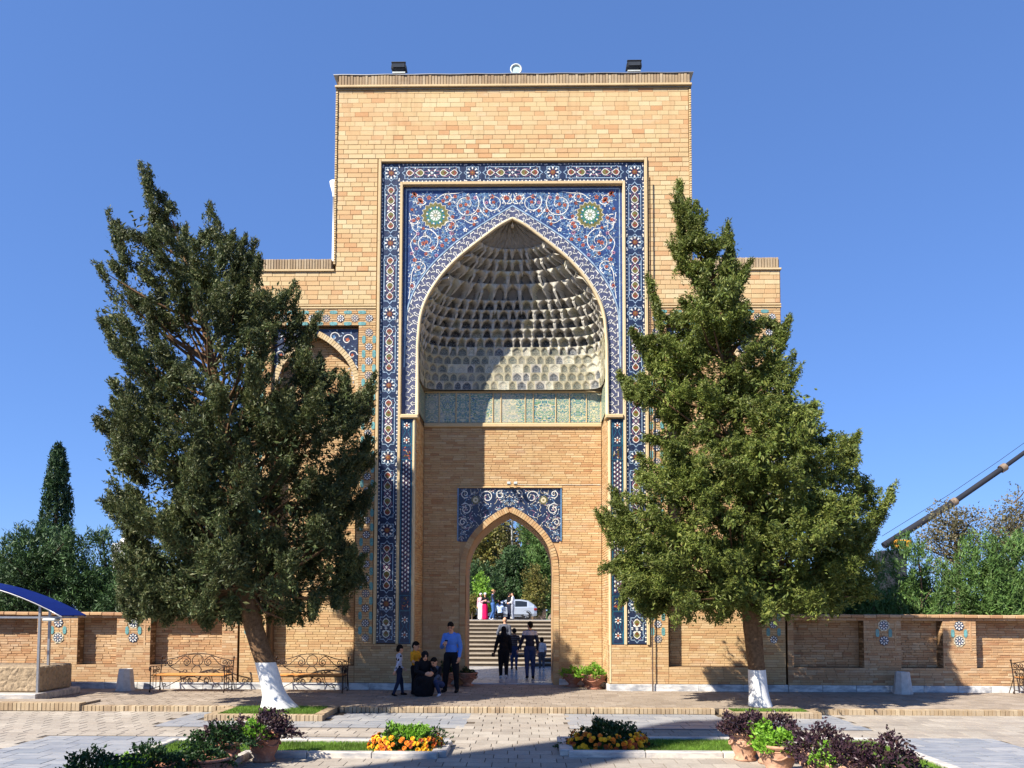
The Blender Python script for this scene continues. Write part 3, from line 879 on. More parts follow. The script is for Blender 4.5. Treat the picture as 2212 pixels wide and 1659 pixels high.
def cartouche(parent, c, d, L, light=False):
    on = Orn(band_map(c, d))
    h = L / 2
    # stepped pale outline
    o = [(-h + .02, 0), (-h + .09, .06), (-h + .09, .15), (-h + .16, .15), (-h + .20, .185), (-h + .24, .155), (h - .24, .155), (h - .20, .185), (h - .16, .15), (h - .09, .15), (h - .09, .06), (h - .02, 0)]
    on.ribbon(o + [(a, -b) for a, b in reversed(o[1:-1])], .018, 'lblue', .003, True)
    cols = ['rust', 'olive', 'olive', 'rust'] if not light else ['olive', 'green', 'green', 'olive']
    m = h - .13
    teardrop(on, -m, .20, .10, 1, cols[0]); teardrop(on, m, .20, .10, -1, cols[3])
    teardrop(on, -m + .46, .22, .105, -1, cols[1]) if L > 1 else None
    teardrop(on, m - .46, .22, .105, 1, cols[2]) if L > 1 else None
    # interlacing stems
    for sd in (-1, 1):
        st = [(-m + .16, 0), (-m + .24, sd * .07), (-m + .34, sd * .10), (-m + .44, sd * .03), (-m + .52, sd * .04), (-.03, sd * .07), (.03, sd * .07), (m - .52, sd * .04), (m - .44, sd * .03), (m - .34, sd * .10), (m - .24, sd * .07), (m - .16, 0)]
        if L > 1: on.ribbon(cat2(st, 4), .012, 'pink', .004)
        for t in (-1, 1):
            on.petal((t * (m - .22), sd * .09), sd * 1.2, .06, .03, 'white', .005); on.petal((t * .05, sd * .03), sd * .9 if t > 0 else math.pi - sd * .9, .09, .04, 'white', .006)
    on.star((0, 0), .05, .02, 4, 'white', .006)
    rq = random.Random(int(L * 1000))
    for k in range(int(L * 34)):
        p_, q_ = rq.uniform(-h + .1, h - .1), rq.uniform(.0, .14)
        for sd in (-1, 1): on.petal((p_, sd * q_), sd * rq.uniform(0, 6.28), .034, .014, rq.choice(['lblue', 'pink', 'sky', 'lblue', 'rust', 'cream']), .0035)
    n = int(L / .095)
    for k in range(n):
        p = -h + (k + .5) * L / n
        for sd in (-1, 1):
            on.star((p, sd * .222), .024, .015, 4, 'white', .005)
            if k: on.disc((p - L / n / 2, sd * .222), .009, 'lblue', .005, 6)
    on.build('cartouche', parent, G)
PIT = 1.877
ZS = [13.43 - PIT * k for k in range(7)]
for s, key in ((-1, 'L'), (1, 'R')):
    xc = s * 3.1775
    for k, z in enumerate(ZS):
        band_star(band[key], (xc, z), (0, 1))
        if k < 6: cartouche(band[key], (xc, z - PIT / 2), (0, 1), PIT - .5)
    cartouche(band[key], (xc, 1.55), (0, 1), .74, True)
for k in range(2): band_star(band['T'], (-1.05 + 2.1 * k, 13.43), (1, 0))
for k in range(3): cartouche(band['T'], (-2.11 + 2.11 * k, 13.43), (1, 0), 1.60)
# narrow mosaic panels on the jambs below the impost
for s in (-1, 1):
    x0, x1 = (2.55, 2.855) if s > 0 else (-2.855, -2.55)
    p = MB().box(x0, x1, .03, .16, 1.15, 6.92).build('jamb_panel', G['navy'], gate)
    xc = (x0 + x1) / 2
    on = Orn(lambda a, b, h: (xc + a, .03 - h, b))
    for (za, zb) in [(1.18, 1.98), (2.0, 2.38), (2.41, 5.82), (5.86, 6.22), (6.25, 6.90)]:
        on.ribbon([(-.135, za), (.135, za), (.135, zb), (-.135, zb)], .018, 'teal', .003, True)
    z = 2.52
    while z < 5.78:
        for a in (-.075, 0, .075):
            zz = z + (0.055 if a == 0 else 0)
            on.petal((a, zz - .03), math.pi / 2, .065, .042, 'white', .005); on.disc((a, zz - .045), .012, 'rust', .005, 6)
        for a in (-.037, .037): on.ribbon([(a - .03, z - .05), (a, z + .0), (a + .03, z + .055)], .008, 'pink', .004)
        z += .112
    for (z, b) in [(1.58, 0), (6.57, 1)]:
        on.ribbon([(-.10, z - .3), (-.11, z - .15), (-.03, z + .02), (-.10, z + .17), (-.08, z + .30)], .014, 'teal', .004); on.ribbon([(.10, z - .3), (.11, z - .15), (.03, z + .02), (.10, z + .17), (.08, z + .30)], .014, 'teal', .004)
        for dz in (-.2, .18):
            for k in range(6): on.petal((0, z + dz), k * math.pi / 3 + .5, .06, .035, 'white', .005, .03)
            on.disc((0, z + dz), .03, 'orange', .006, 8)
    for z in (2.19, 6.04):
        for k in range(14): on.petal((random.uniform(-.09, .09), z + random.uniform(-.12, .12)), random.uniform(0, 6.28), .07, .025, random.choice(['orange', 'olive', 'cream', 'rust']), .005)
    on.build('jamb_flowers', p, G)['kind'] = 'stuff'

# ---- spandrel and key-pattern band (set back behind the frame)
YS = .115
pan = MB()
rect = [(-2.86, 7.0), (-2.86, 13.10), (2.86, 13.10), (2.86, 7.0)]
cvf = full([(x, z) for x, z in ACHEV])
sp_poly = [(-2.86, 8.85)] + cvf + [(2.86, 8.85), (2.86, 13.10), (-2.86, 13.10)]
span = MB().add([(x, YS, z) for x, z in sp_poly], [tuple(range(len(sp_poly)))]).build('spandrel', G['blue'], gate)
kb_poly = [(-2.86, 7.03), (-2.42, 7.03)] + full(ARCH) + [(2.42, 7.03), (2.86, 7.03), (2.86, 8.85)] + list(reversed(cvf)) + [(-2.86, 8.85)]
keyb = MB().add([(x, YS + .002, z) for x, z in kb_poly], [tuple(range(len(kb_poly)))]).build('key_band', G['violet'], gate)
# path of the band: from the left impost over the apex to the right one, with inner and outer edges
innr = [(-2.475, 7.05), (-2.475, 8.0)] + [(x * 1.0 + (-.055 if x < 0 else (.055 if x > 0 else 0)), z + .05) for x, z in full(ARCH)] + [(2.475, 8.0), (2.475, 7.05)]
outr = [(-2.755, 7.05), (-2.755, 8.0)] + [(x * .992, z - .035) for x, z in cvf] + [(2.755, 8.0), (2.755, 7.05)]
def arclen(c):
    a = np.array(c); d = np.concatenate([[0], np.cumsum(np.hypot(*np.diff(a, axis=0).T))]); return a, d
ai, di = arclen(innr); ao, do = arclen(outr)
def key_map(half):
    def f(u, t, h):
        """u in 0..1 along one half (0 impost, 1 apex), t -1 inner .. 1 outer"""
        uu = u / 2 if half == 0 else 1 - u / 2
        pi_ = [np.interp(uu * di[-1], di, ai[:, k]) for k in (0, 1)]; po = [np.interp(uu * do[-1], do, ao[:, k]) for k in (0, 1)]
        w = (t + 1) / 2
        return (pi_[0] * (1 - w) + po[0] * w, YS - h, pi_[1] * (1 - w) + po[1] * w)
    return f
NK = 30
for half in (0, 1):
    on = Orn(lambda p, q, h: (0, 0, 0)); km = key_map(half)
    for k in range(NK):
        u0, du = k / NK, 1 / NK
        one = Orn(lambda p, q, h: (p, q, h))
        P = lambda a, b: (a * .30, b * .14)
        one.ribbon([P(0, -.9), P(.28, -.9), P(.28, -.35), P(.14, -.35), P(.40, .05), P(.66, -.35), P(.52, -.35), P(.52, -.9), P(1, -.9)], .019, 'white', .003)
        one.ribbon([P(0, .45), P(.08, .45), P(.08, .05), P(-.02, .05)], .019, 'white', .003)
        one.ribbon([P(-.1, .9), P(.14, .45), P(.02, .45)], .0, 'white', .003)
        one.ribbon([P(0, .1), P(.12, .45), P(.12, .9), P(.66, .9), P(.66, .4), P(.80, .4), P(1.0, .1)], .019, 'white', .003)
        vs = [km(u0 + du * p / .30, q / .14, h) for p, q, h in one.mb.v]
        on.mb.add(vs, one.mb.f, on.mi('white'))
    on.build('key_pattern', keyb, G)['kind'] = 'stuff'
on = Orn(lambda p, q, h: (p, YS - h, q))
on.ribbon([(-2.80, 8.3)] + [(x, z) for x, z in cvf] + [(2.80, 8.3)], .035, 'lblue', .006)
on.ribbon([(-2.79, 8.9), (-2.79, 13.03), (2.79, 13.03), (2.79, 8.9)], .035, 'lblue', .004)
on.build('pale_border', span, G)
# cream brick moulding along the arch opening
am = MB(); path = [(-2.42, 7.03)] + full(ARCH) + [(2.42, 7.03)]
am.tube([(x * 1.012, .075, z + .012) for x, z in path], .042, 8)
am.build('arch_moulding', CREAM, gate)
sof = MB(); pz = [(-2.42, 7.03)] + full(ARCH) + [(2.42, 7.03)]
sof.add([(x, y, z) for x, z in pz for y in (.08, .26)], [(2 * i, 2 * i + 1, 2 * i + 3, 2 * i + 2) for i in range(len(pz) - 1)])
sof.build('arch_soffit', CREAM, gate)

# arabesque of the spandrel, both halves mirrored
def inside(x, z, e=.04): return abs(x) < 2.76 - e and z < 13.0 - e and z > max(interp_z(ACHEV, x), 8.9) + .02 + e
random.seed(21)
for s in (-1, 1):
    rs = random.Random(5)
    on = Orn(lambda p, q, h: (s * p, YS - h, q))
    rc = (2.02, 12.33)
    clip = lambda p, q: inside(p, q, .02)
    # fine tendrils
    n = 0
    while n < 620:
        p, q = rs.uniform(0.02, 2.72), rs.uniform(9.3, 12.96)
        if not inside(p, q, .05): continue
        n += 1
        if math.hypot(p - rc[0], q - rc[1]) < .36: continue
        a = rs.uniform(0, 6.28); l = rs.uniform(.08, .16); c = rs.uniform(-1.2, 1.2)
        pts = [(p + l * t * math.cos(a + c * t), q + l * t * math.sin(a + c * t)) for t in np.linspace(0, 1, 6)]
        on.ribbon(pts, .010, 'sky' if rs.random() < .6 else 'lblue', .003, clip=clip)
        if inside(*pts[-1], .06): on.petal(pts[-1], a + c, .055, .028, 'lblue' if rs.random() < .7 else 'white', .004)
        if inside(*pts[3], .08): on.petal(pts[3], a + c + 1.2, .05, .02, 'sky', .004)
    # white scrolls
    for (p, q, r_, a0, turn, dr) in [(1.22, 12.62, .36, 2.4, 1.25, 1), (.50, 12.68, .27, .6, 1.3, -1), (2.25, 11.62, .34, 1.9, 1.3, 1), (2.45, 10.95, .20, 4.4, 1.2, -1),
                                     (2.42, 12.76, .17, 3.6, 1.1, 1), (1.72, 12.82, .15, 5.6, 1.1, -1), (2.58, 12.2, .15, 1.2, 1.1, 1), (.13, 12.78, .17, 3.14, 1.1, 1), (1.62, 12.02, .17, .4, 1.2, 1),
                                     (2.62, 10.45, .10, 1.0, 1.0, 1), (1.0, 12.25, .12, 3.0, 1.0, -1)]:
        pts = [(p + r_ * (1 - .72 * t) * math.cos(a0 + dr * 6.283 * turn * t), q + r_ * (1 - .72 * t) * math.sin(a0 + dr * 6.283 * turn * t)) for t in np.linspace(0, 1, 34)]
        o1, on = on, Orn(on.fn)
        on.ribbon(pts, [.024 * (1 - .45 * t) for t in np.linspace(0, 1, 34)], 'white', .006, clip=clip)
        for t in (4, 10, 16, 22):
            a = math.atan2(pts[t + 1][1] - pts[t][1], pts[t + 1][0] - pts[t][0])
            if inside(*pts[t], .09): on.petal(pts[t], a + dr * -.9, r_ * .4 + .02, .04, 'white', .0065); on.petal(pts[t], a + dr * -.9, r_ * .32, .022, 'blue', .0075)
        if inside(p, q, .1):
            on.star((p, q), .055, .03, 6, 'orange', .007); on.disc((p, q), .02, 'rust', .008, 7)
        on.build('scroll', span, G); on = o1
    for cv in [[(2.7, 12.4), (2.62, 12.0), (2.5, 11.85), (2.66, 11.6), (2.6, 11.35)], [(2.02, 12.75), (1.8, 12.9), (1.5, 12.92), (1.3, 12.96)], [(1.66, 12.3), (1.5, 12.2), (1.32, 12.24), (1.1, 12.12), (.9, 12.16)], [(2.1, 11.95), (2.3, 11.98), (2.5, 12.05)],
               [(2.6, 11.3), (2.52, 11.1), (2.62, 10.8), (2.66, 10.4), (2.70, 10.1)], [(.85, 12.5), (.75, 12.35), (.62, 12.28)], [(.2, 12.62), (.1, 12.7), (.03, 12.9)]]:
        o1 = Orn(on.fn); o1.ribbon(cat2(cv, 6), .019, 'white', .006, clip=clip); o1.build('stem', span, G)
    # flowers
    n = 0; placed = []
    while n < 46:
        p, q = rs.uniform(0.1, 2.66), rs.uniform(9.9, 12.92)
        if not inside(p, q, .09) or math.hypot(p - rc[0], q - rc[1]) < .44 or any(math.hypot(p - a, q - b) < .17 for a, b in placed): 
            n += .02; continue
        placed.append((p, q)); n += 1
        big = rs.random() < .25
        k5 = rs.choice(['orange', 'orange', 'rust', 'pink', 'white', 'lblue'])
        o1 = Orn(on.fn)
        for k in range(5): o1.petal((p, q), k * 1.2566 + .3, .045 if not big else .06, .038, k5, .0065, .006)
        o1.disc((p, q), .018, 'navy' if k5 != 'rust' else 'orange', .008, 7); o1.build('flower', span, G)
    # corner palmettes
    for (p, q, r_) in [(2.60, 12.88, .09), (2.44, 12.70, .10)]:
        for k in range(5): on.petal((p, q), math.pi * .75 + (k - 2) * .55, r_ * 1.1, r_ * .6, 'orange', .0075); 
        on.petal((p, q), -math.pi / 4, r_, r_ * .5, 'rust', .008)
    # the big rosette
    on.build('tendrils', span, G)['kind'] = 'stuff'
    on = Orn(on.fn)
    c = rc
    on.star(c, .37, .31, 16, 'olive', .005); on.ribbon([(c[0] + (.37 if i % 2 == 0 else .31) * math.cos(math.pi * i / 16), c[1] + (.37 if i % 2 == 0 else .31) * math.sin(math.pi * i / 16)) for i in range(32)], .014, 'cream', .0065, True)
    on.star(c, .27, .22, 16, 'green', .006)
    for k in range(16):
        a = k * math.pi / 8
        on.disc((c[0] + .285 * math.cos(a), c[1] + .285 * math.sin(a)), .024, 'olive', .0065, 7)
        on.petal(c, a, .085, .05, 'teal', .0075, .17)
    for k in range(8):
        a = k * math.pi / 4 + .2
        on.disc((c[0] + .22 * math.cos(a), c[1] + .22 * math.sin(a)), .024, 'white', .0085, 8)
    for k in range(10):
        on.petal(c, k * math.pi / 5, .11, .05, 'white', .008, .045); on.disc((c[0] + .14 * math.cos((k + .5) * math.pi / 5), c[1] + .14 * math.sin((k + .5) * math.pi / 5)), .012, 'white', .0085, 6)
    on.star(c, .05, .025, 8, 'cream', .009)
    on.build('rosette', span, G)

# ---- doorway in the back wall
def door_ring(name, off, wdt, y0, y1, mat):
    rm = MB(); pts = [(DC - DW, .0)] + DARCH + [(DC + DW, .0)]
    for (p, q) in zip(pts, pts[1:]):
        dx, dz = q[0] - p[0], q[1] - p[1]; l = math.hypot(dx, dz); nx, nz = -dz / l, dx / l
        k = max(1, int(l / .062))
        for i in range(k):
            t0, t1 = (i + .05) / k, (i + .95) / k
            a = (p[0] + dx * t0, p[1] + dz * t0); b = (p[0] + dx * t1, p[1] + dz * t1)
            rm.prism([(a[0] + nx * off, a[1] + nz * off), (b[0] + nx * off, b[1] + nz * off), (b[0] + nx * (off + wdt), b[1] + nz * (off + wdt)), (a[0] + nx * (off + wdt), a[1] + nz * (off + wdt))], y0, y1)
    return rm.build(name, mat, gate, True)
door_ring('door_arch_ring', .0, .155, YB - .035, YB + .25, BRICK_THIN)
DX0, DX1, DZ0, DZ1 = DC - 1.40, DC + 1.40, 3.90, 5.36
dcv = [(DC + (x - DC) * 1.10, z + .14) for x, z in DARCH if z > 3.7]
dp = [(DX0, DZ0 - .02)] + dcv + [(DX1, DZ0 - .02), (DX1, DZ1), (DX0, DZ1)]
dsp = MB().add([(x, YB - .012, z) for x, z in dp], [tuple(range(len(dp)))]).build('door_spandrel', G['navy'], gate)
def d_in(x, z, e=.03):
    if not (DX0 + e < x < DX1 - e and DZ0 < z < DZ1 - e): return False
    zz = -1
    for (x0, z0), (x1, z1) in zip(dcv, dcv[1:]):
        if x0 <= x <= x1: zz = z0 + (z1 - z0) * (x - x0) / max(1e-9, x1 - x0)
    return z > zz + e
for s in (-1, 1):
    rs = random.Random(9)
    on = Orn(lambda p, q, h: (DC + s * p, YB - .012 - h, q))
    cl = lambda p, q: d_in(DC + s * p, q, .02)
    n = 0
    while n < 150:
        p, q = rs.uniform(0, 1.38), rs.uniform(3.95, 5.33)
        if not cl(p, q): continue
        n += 1
        a = rs.uniform(0, 6.28); l = rs.uniform(.06, .14); c = rs.uniform(-1.6, 1.6)
        pts = [(p + l * t * math.cos(a + c * t), q + l * t * math.sin(a + c * t)) for t in np.linspace(0, 1, 6)]
        on.ribbon(pts, .011, rs.choice(['cream', 'lblue', 'pink', 'sky']), .003, clip=cl)
        if cl(*pts[-1]): on.petal(pts[-1], a + c, .04, .022, 'white', .004)
    for (p, q, r_, a0, dr) in [(.62, 5.12, .18, 0, 1), (.25, 5.18, .13, 2, -1), (1.2, 4.78, .16, 1, 1), (1.28, 4.42, .10, 3, -1), (1.22, 5.2, .12, 4, 1)]:
        pts = [(p + r_ * (1 - .7 * t) * math.cos(a0 + dr * 7.5 * t), q + r_ * (1 - .7 * t) * math.sin(a0 + dr * 7.5 * t)) for t in np.linspace(0, 1, 26)]
        o1 = Orn(on.fn); o1.ribbon(pts, .02, 'white', .005, clip=cl); o1.build('scroll', dsp, G)
    on.build('tendrils', dsp, G)['kind'] = 'stuff'; on = Orn(on.fn)
    for k in range(12): on.petal((.93, 5.03), k * math.pi / 6, .11, .04, 'olive', .005, .03)
    on.disc((.93, 5.03), .075, 'cream', .006, 14); on.disc((.93, 5.03), .03, 'olive', .007, 10)
    on.build('rosette', dsp, G)
MB().bbox(DX0 - .03, DX1 + .03, YB - .06, YB, DZ1, DZ1 + .035, .006).build('string_course', BRICK_THIN, gate)
for s in (-1, 1): MB().bbox(min(DC + s * 1.40, DC + s * 1.43), max(DC + s * 1.40, DC + s * 1.43), YB - .045, YB, DZ0, DZ1, .004).build('frame_moulding', G['sky'], gate)
MB().bbox(DC - DW + .0, DC + DW, YB - .02, YB + .3, -.05, .014, .004).build('threshold', MARBLE, gate)
MB().bbox(-2.45, 2.45, YB - .085, YB, 7.04, 7.16, .02).build('string_course', CREAM, gate)

# ---- tile dado and the stalactite vault
dado = MB().box(-2.44, 2.44, YB - .03, YB, 7.16, 8.05).build('dado', STUCCO, gate)
def uvquad(name, P, mat, parent, u0=0):
    me = bpy.data.meshes.new(name); me.from_pydata(P, [], [(0, 1, 2, 3)]); uv = me.uv_layers.new(name='UVMap')
    for k, c in enumerate([(u0 + .001, 0), (u0 + .999, 0), (u0 + .999, 1), (u0 + .001, 1)]): uv.data[k].uv = c
    me.materials.append(mat); me.update()
    return link(bpy.data.objects.new(name, me), parent)
ws = [.36, .42, .34, .58, .2, .60, .2, .56, .34, .42, .36]; sc_ = 4.86 / sum(ws); x = -2.43
for k, w in enumerate(ws):
    w *= sc_
    uvquad('dado_panel', [(x + .018, YB - .036, 7.18), (x + w - .018, YB - .036, 7.18), (x + w - .018, YB - .036, 7.99), (x + .018, YB - .036, 7.99)], A_DADO, dado, k * 3)
    MB().bbox(x + w - .014, x + w + .014, YB - .06, YB - .02, 7.17, 8.03, .008).build('dado_rib', CREAM, dado)
    x += w
for s in (-1, 1):
    for k in range(3):
        y0 = .28 + k * .46
        uvquad('dado_panel', [(s * 2.435, y0, 7.18), (s * 2.435, y0 + .44, 7.18), (s * 2.435, y0 + .44, 7.99), (s * 2.435, y0, 7.99)], A_DADO, dado, 40 + k)
MB().bbox(-2.44, 2.44, YB - .065, YB - .02, 8.01, 8.05, .01).build('dado_rail', CREAM, dado)

LV = [8.05]
for h in [.235] * 5 + [.24] * 5 + [.40, .30, .26, .24]: LV.append(LV[-1] + h)
ZAP = 12.16
def plan(z, n=240):
    t = (z - 8.05) / (ZAP - 8.05)
    a = max(.04, interp_x(ARCH, z) - .015)
    b = (YB - .36) * max(0.0, 1 - max(0, (t - .22) / .78) ** 1.7) ** .75 + .05
    e = 2.0 / (2.0 + 7.0 * (1 - t) ** 2.4)
    ph = np.linspace(0, math.pi, n)
    X = a * np.sign(np.cos(ph)) * np.abs(np.cos(ph)) ** e
    Y = .12 + b * np.abs(np.sin(ph)) ** e
    d = np.concatenate([[0], np.cumsum(np.hypot(np.diff(X), np.diff(Y)))])
    return X, Y, d
def on_plan(pl, u):
    X, Y, d = pl
    return np.interp(u * d[-1], d, X), np.interp(u * d[-1], d, Y)
vault = None
PL = [plan(z) for z in LV]
# closing shell behind the niches
sh = MB()
NU = 60
for k, z in enumerate(LV):
    for i in range(NU + 1):
        x, y = on_plan(PL[k], i / NU)
        sh.v.append((x * 1.09, .10 + (y - .10) * 1.16, z))
for k in range(len(LV) - 1):
    for i in range(NU):
        a = k * (NU + 1) + i
        sh.f.append((a, a + 1, a + NU + 2, a + NU + 1)); sh.m.append(0); sh.sm.append(True)
vault = sh.build('stalactite_vault', STUCCO, gate)
CORBEL = mat_plain('corbel_stucco', lin(184, 180, 168), .8, .3, 9, bump=.2)
GU, GV = 12, 12
def ridge_mat(base, name, edge=lin(190, 184, 168)):
    """niche tile with its raised rim, the rim being a vertex attribute"""
    m = base.copy(); m.name = name; nt = m.node_tree
    at_ = nt.nodes.new('ShaderNodeAttribute'); at_.attribute_name = 'rim'
    b = nt.nodes['Principled BSDF']; src = b.inputs['Base Color'].links[0].from_socket
    mx = nt.nodes.new('ShaderNodeMix'); mx.data_type = 'RGBA'; mx.inputs[7].default_value = edge
    nt.links.new(at_.outputs['Fac'], mx.inputs[0]); nt.links.new(src, mx.inputs[6]); nt.links.new(mx.outputs[2], b.inputs['Base Color'])
    return m
NM3 = ridge_mat(A_NICHE3, 'vault_panel', lin(176, 168, 138))
NMATS = [ridge_mat(A_NICHE, 'vault_niche'), ridge_mat(A_NICHE2, 'vault_niche_teal', lin(190, 186, 164))]
rs = random.Random(3)
cnt = 0
for k in range(len(LV) - 1):
    per = PL[k][2][-1]
    n = max(5, int(round(per / {6: .29, 7: .29, 10: .38, 11: .34}.get(k, .255))))
    off = 0.0 if k % 2 == 0 else .5
    zb, zt = LV[k], LV[k + 1]
    for i in range(-1 if off else 0, n):
        wv = .16 if k not in (10,) else .10                     # broad and slim niches take turns
        u0, u1 = (i + off + (wv if i % 2 else -wv) * .5) / n, (i + 1 + off + (-wv if i % 2 else wv) * .5) / n
        c0, c1 = max(0, u0), min(1, u1)
        if c1 - c0 < .3 / n: continue
        deep = (k in (6, 7, 8) and (i % 5 == 1)) or (k == 10)
        V = np.zeros(((GU + 1) * (GV + 1), 3)); rim = np.zeros((GU + 1) * (GV + 1)); UV = np.zeros(((GU + 1) * (GV + 1), 2))
        rec = (.11 + .035 * rs.random()) * (1.35 if deep else 1.0) if k > 4 else .012
        for a in range(GU + 1):
            u = c0 + (c1 - c0) * a / GU
            bx, by = on_plan(PL[k], u); tx, ty = on_plan(PL[k + 1], u)
            q = abs(2 * (u - u0) / (u1 - u0) - 1)
            top = .50 + .44 * (1 - q ** 1.35)
            # outward direction of the wall (away from the room)
            e_ = 1e-3; x1, y1 = on_plan(PL[k], min(1, u + e_)); x0, y0 = on_plan(PL[k], max(0, u - e_))
            tx_, ty_ = x1 - x0, y1 - y0; l = math.hypot(tx_, ty_) or 1; ox, oy = ty_ / l, -tx_ / l
            if oy < 0 and abs(oy) > .05: ox, oy = -ox, -oy
            if abs(oy) <= .05 and ox * bx < 0: ox, oy = -ox, -oy
            for b in range(GV + 1):
                v = b / GV
                s_ = min(1, max(0, (v - top + .10) / .14)); s_ = s_ * s_ * (3 - 2 * s_)
                if q > .9: s_ = max(s_, min(1, v * 1.0))
                cave = rec * (1 - min(1, q / .86) ** 2) * (1 - s_) * min(1, (1 - abs(v - .4) * 1.0) * 1.2)
                j = a * (GV + 1) + b
                lip = (.055 if k > 4 else .008) * s_
                V[j] = (bx + (tx - bx) * s_ + ox * (cave - lip), max(.10, by + (ty - by) * s_ + oy * (cave - lip)), zb + (zt - zb) * v)
                ins = 1.0 if (q < .80 and v < top - .06 and v > .05) else 0.0
                rim[j] = 0.0 if ins else (1.0 if (abs(v - top) < .13 or q > .86) and v < .97 else .55)
                UV[j] = ((u - u0) / (u1 - u0) * .998 + .001 + (i + 3) + k * 31, v)
        F = [(a * (GV + 1) + b, a * (GV + 1) + b + 1, (a + 1) * (GV + 1) + b + 1, (a + 1) * (GV + 1) + b) for a in range(GU) for b in range(GV)]
        # keep the mirror axis inside one cell
        teal = NMATS[1] if (k < 5 and rs.random() < .45) or rs.random() < .25 else NMATS[0]
        if k < 5 and rs.random() < .72: teal = NM3
        o = np_mesh('niche', V, np.array(F), teal, vault, smooth=True)
        me = o.data
        at_ = me.attributes.new('rim', 'FLOAT', 'POINT'); at_.data.foreach_set('value', rim.astype(np.float32))
        uvl = me.uv_layers.new(name='UVMap'); li = np.zeros(len(me.loops), np.int32); me.loops.foreach_get('vertex_index', li)
        uvl.data.foreach_set('uv', UV[li].astype(np.float32).ravel())
        cnt += 1
        # corbel hanging under the joint of two niches
        if k >= 4 and 0.02 < u0 < .98:
            x0, y0 = on_plan(PL[k], u0); x1, y1 = on_plan(PL[k + 1], u0)
            dx, dy = x0 - x1, y0 - y1; l = math.hypot(dx, dy)
            if l > .02:
                long_ = (zt - zb) * ((1.5 if i % 3 == 0 else 1.0) if k > 6 else .9)
                f0 = .96 if k < 13 else .8
                cb = MB()
                for (h_, w_, f_) in ((1.0, .050, 0.0), (.62, .052, .02), (.30, .034, .45), (0.0, .004, .95)):
                    cx_, cy_ = x1 + dx * f_, y1 + dy * f_; z_ = zt - long_ * (1 - h_)
                    tx_, ty_ = -dy / l, dx / l
                    cb.v += [(cx_ + tx_ * w_, cy_ + ty_ * w_, z_), (cx_ - dx / l * w_ * .8, cy_ - dy / l * w_ * .8, z_ - .005), (cx_ - tx_ * w_, cy_ - ty_ * w_, z_)]
                for r__ in range(3):
                    for c_ in range(2): cb.f.append((r__ * 3 + c_, r__ * 3 + c_ + 1, r__ * 3 + c_ + 4, r__ * 3 + c_ + 3)); cb.m.append(0); cb.sm.append(False)
                cb.build('corbel', CORBEL, vault)
# the ribbed fan at the apex
fan = MB(); NF = 44; zf = LV[-1]
rings_f = []
for t in np.linspace(0, 1, 7):
    z = zf + (ZAP - zf) * t
    pl = plan(min(z, ZAP - .02)); row = []
    for i in range(NF + 1):
        x, y = on_plan(pl, i / NF); k_ = 1 + (.05 if i % 2 else -.05) * (1 - t * .5)
        row.append((x * k_, .1 + (y - .1) * k_ - .03 * (i % 2), z + .03 * math.sin(i * 2.1 + t * 9)))
    rings_f.append(row)
fan.v = [v for r_ in rings_f for v in r_]
for k in range(6):
    for i in range(NF):
        a = k * (NF + 1) + i; fan.f.append((a, a + 1, a + NF + 2, a + NF + 1)); fan.m.append(0); fan.sm.append(False)
fan.build('apex_fan', STUCCO, vault)
MB().lathe([(.0, -.12), (.035, -.10), (.05, -.05), (.02, .0), (.02, .06)], (0, .16, 12.12), 10).build('pendant', CREAM, vault)

# ---- things fixed to the portal
DARK = mat_plain('dark_metal', lin(44, 46, 48), 0.55, 0.25, 10, 0.3)
PALE = mat_plain('pale_metal', lin(186, 194, 192), 0.5, 0.15, 10, 0.1)
LENS = mat_plain('lamp_glass', lin(176, 204, 204), 0.5, 0.25, 30)
def floodlight(x, label):
    t = thing('floodlight', label, 'floodlight', (x, .06, 16.13), 0, 'floodlights on the portal roof'); t.scale = (1.05, 1.05, 1.1)
    MB().tube([(-.14, 0, .09), (-.14, 0, .0), (.14, 0, .0), (.14, 0, .09)], .014, 6).build('bracket', DARK, t)
    h = MB()
    h.add([(-.19, -.12, .07), (.19, -.12, .07), (.19, .12, .11), (-.19, .12, .11), (-.17, -.14, .19), (.17, -.14, .19), (.17, .10, .25), (-.17, .10, .25)], [(0, 3, 2, 1), (4, 5, 6, 7), (0, 1, 5, 4), (1, 2, 6, 5), (2, 3, 7, 6), (3, 0, 4, 7)])
    h.build('housing', DARK, t)
    v = MB().bbox(-.18, .18, -.155, -.10, .19, .215, .006); v.build('visor', DARK, t)
    MB().box(-.15, .15, -.143, -.135, .085, .175).build('lens', mat_plain('dark_glass', lin(60, 64, 68), .15), t)
    MB().box(-.16, .16, -.1, .08, -.03, 0).build('foot_plate', PALE, t)
floodlight(-3.0, 'dark box floodlight on the roof edge, left one'); floodlight(3.17, 'dark box floodlight on the roof edge, right one')
t = thing('round_lamp', 'round pale spotlight standing at the middle of the roof edge', 'spotlight', (.08, .25, 16.10))
MB().tube([(0, 0, 0), (0, 0, .14)], .02, 8).build('stem', PALE, t)
MB().bbox(-.06, .06, -.05, .05, -.04, .02, .008).build('foot_plate', PALE, t)
MB().tube([(-.13, 0, .10), (-.05, .0, .12), (.0, 0, .13)], .012, 6).build('bracket', PALE, t)
c = MB(); M = Matrix.Rotation(R(-90), 3, 'X')
prof = [(.10, .12), (.145, 0), (.16, -.03), (.155, -.045), (.12, -.045), (.115, -.02)]
for r_, z in prof: pass
c.lathe(prof, (0, 0, 0), 24); c.v = [tuple(M @ Vector(v) + Vector((0, 0, .26))) for v in c.v]; c.build('housing', PALE, t)
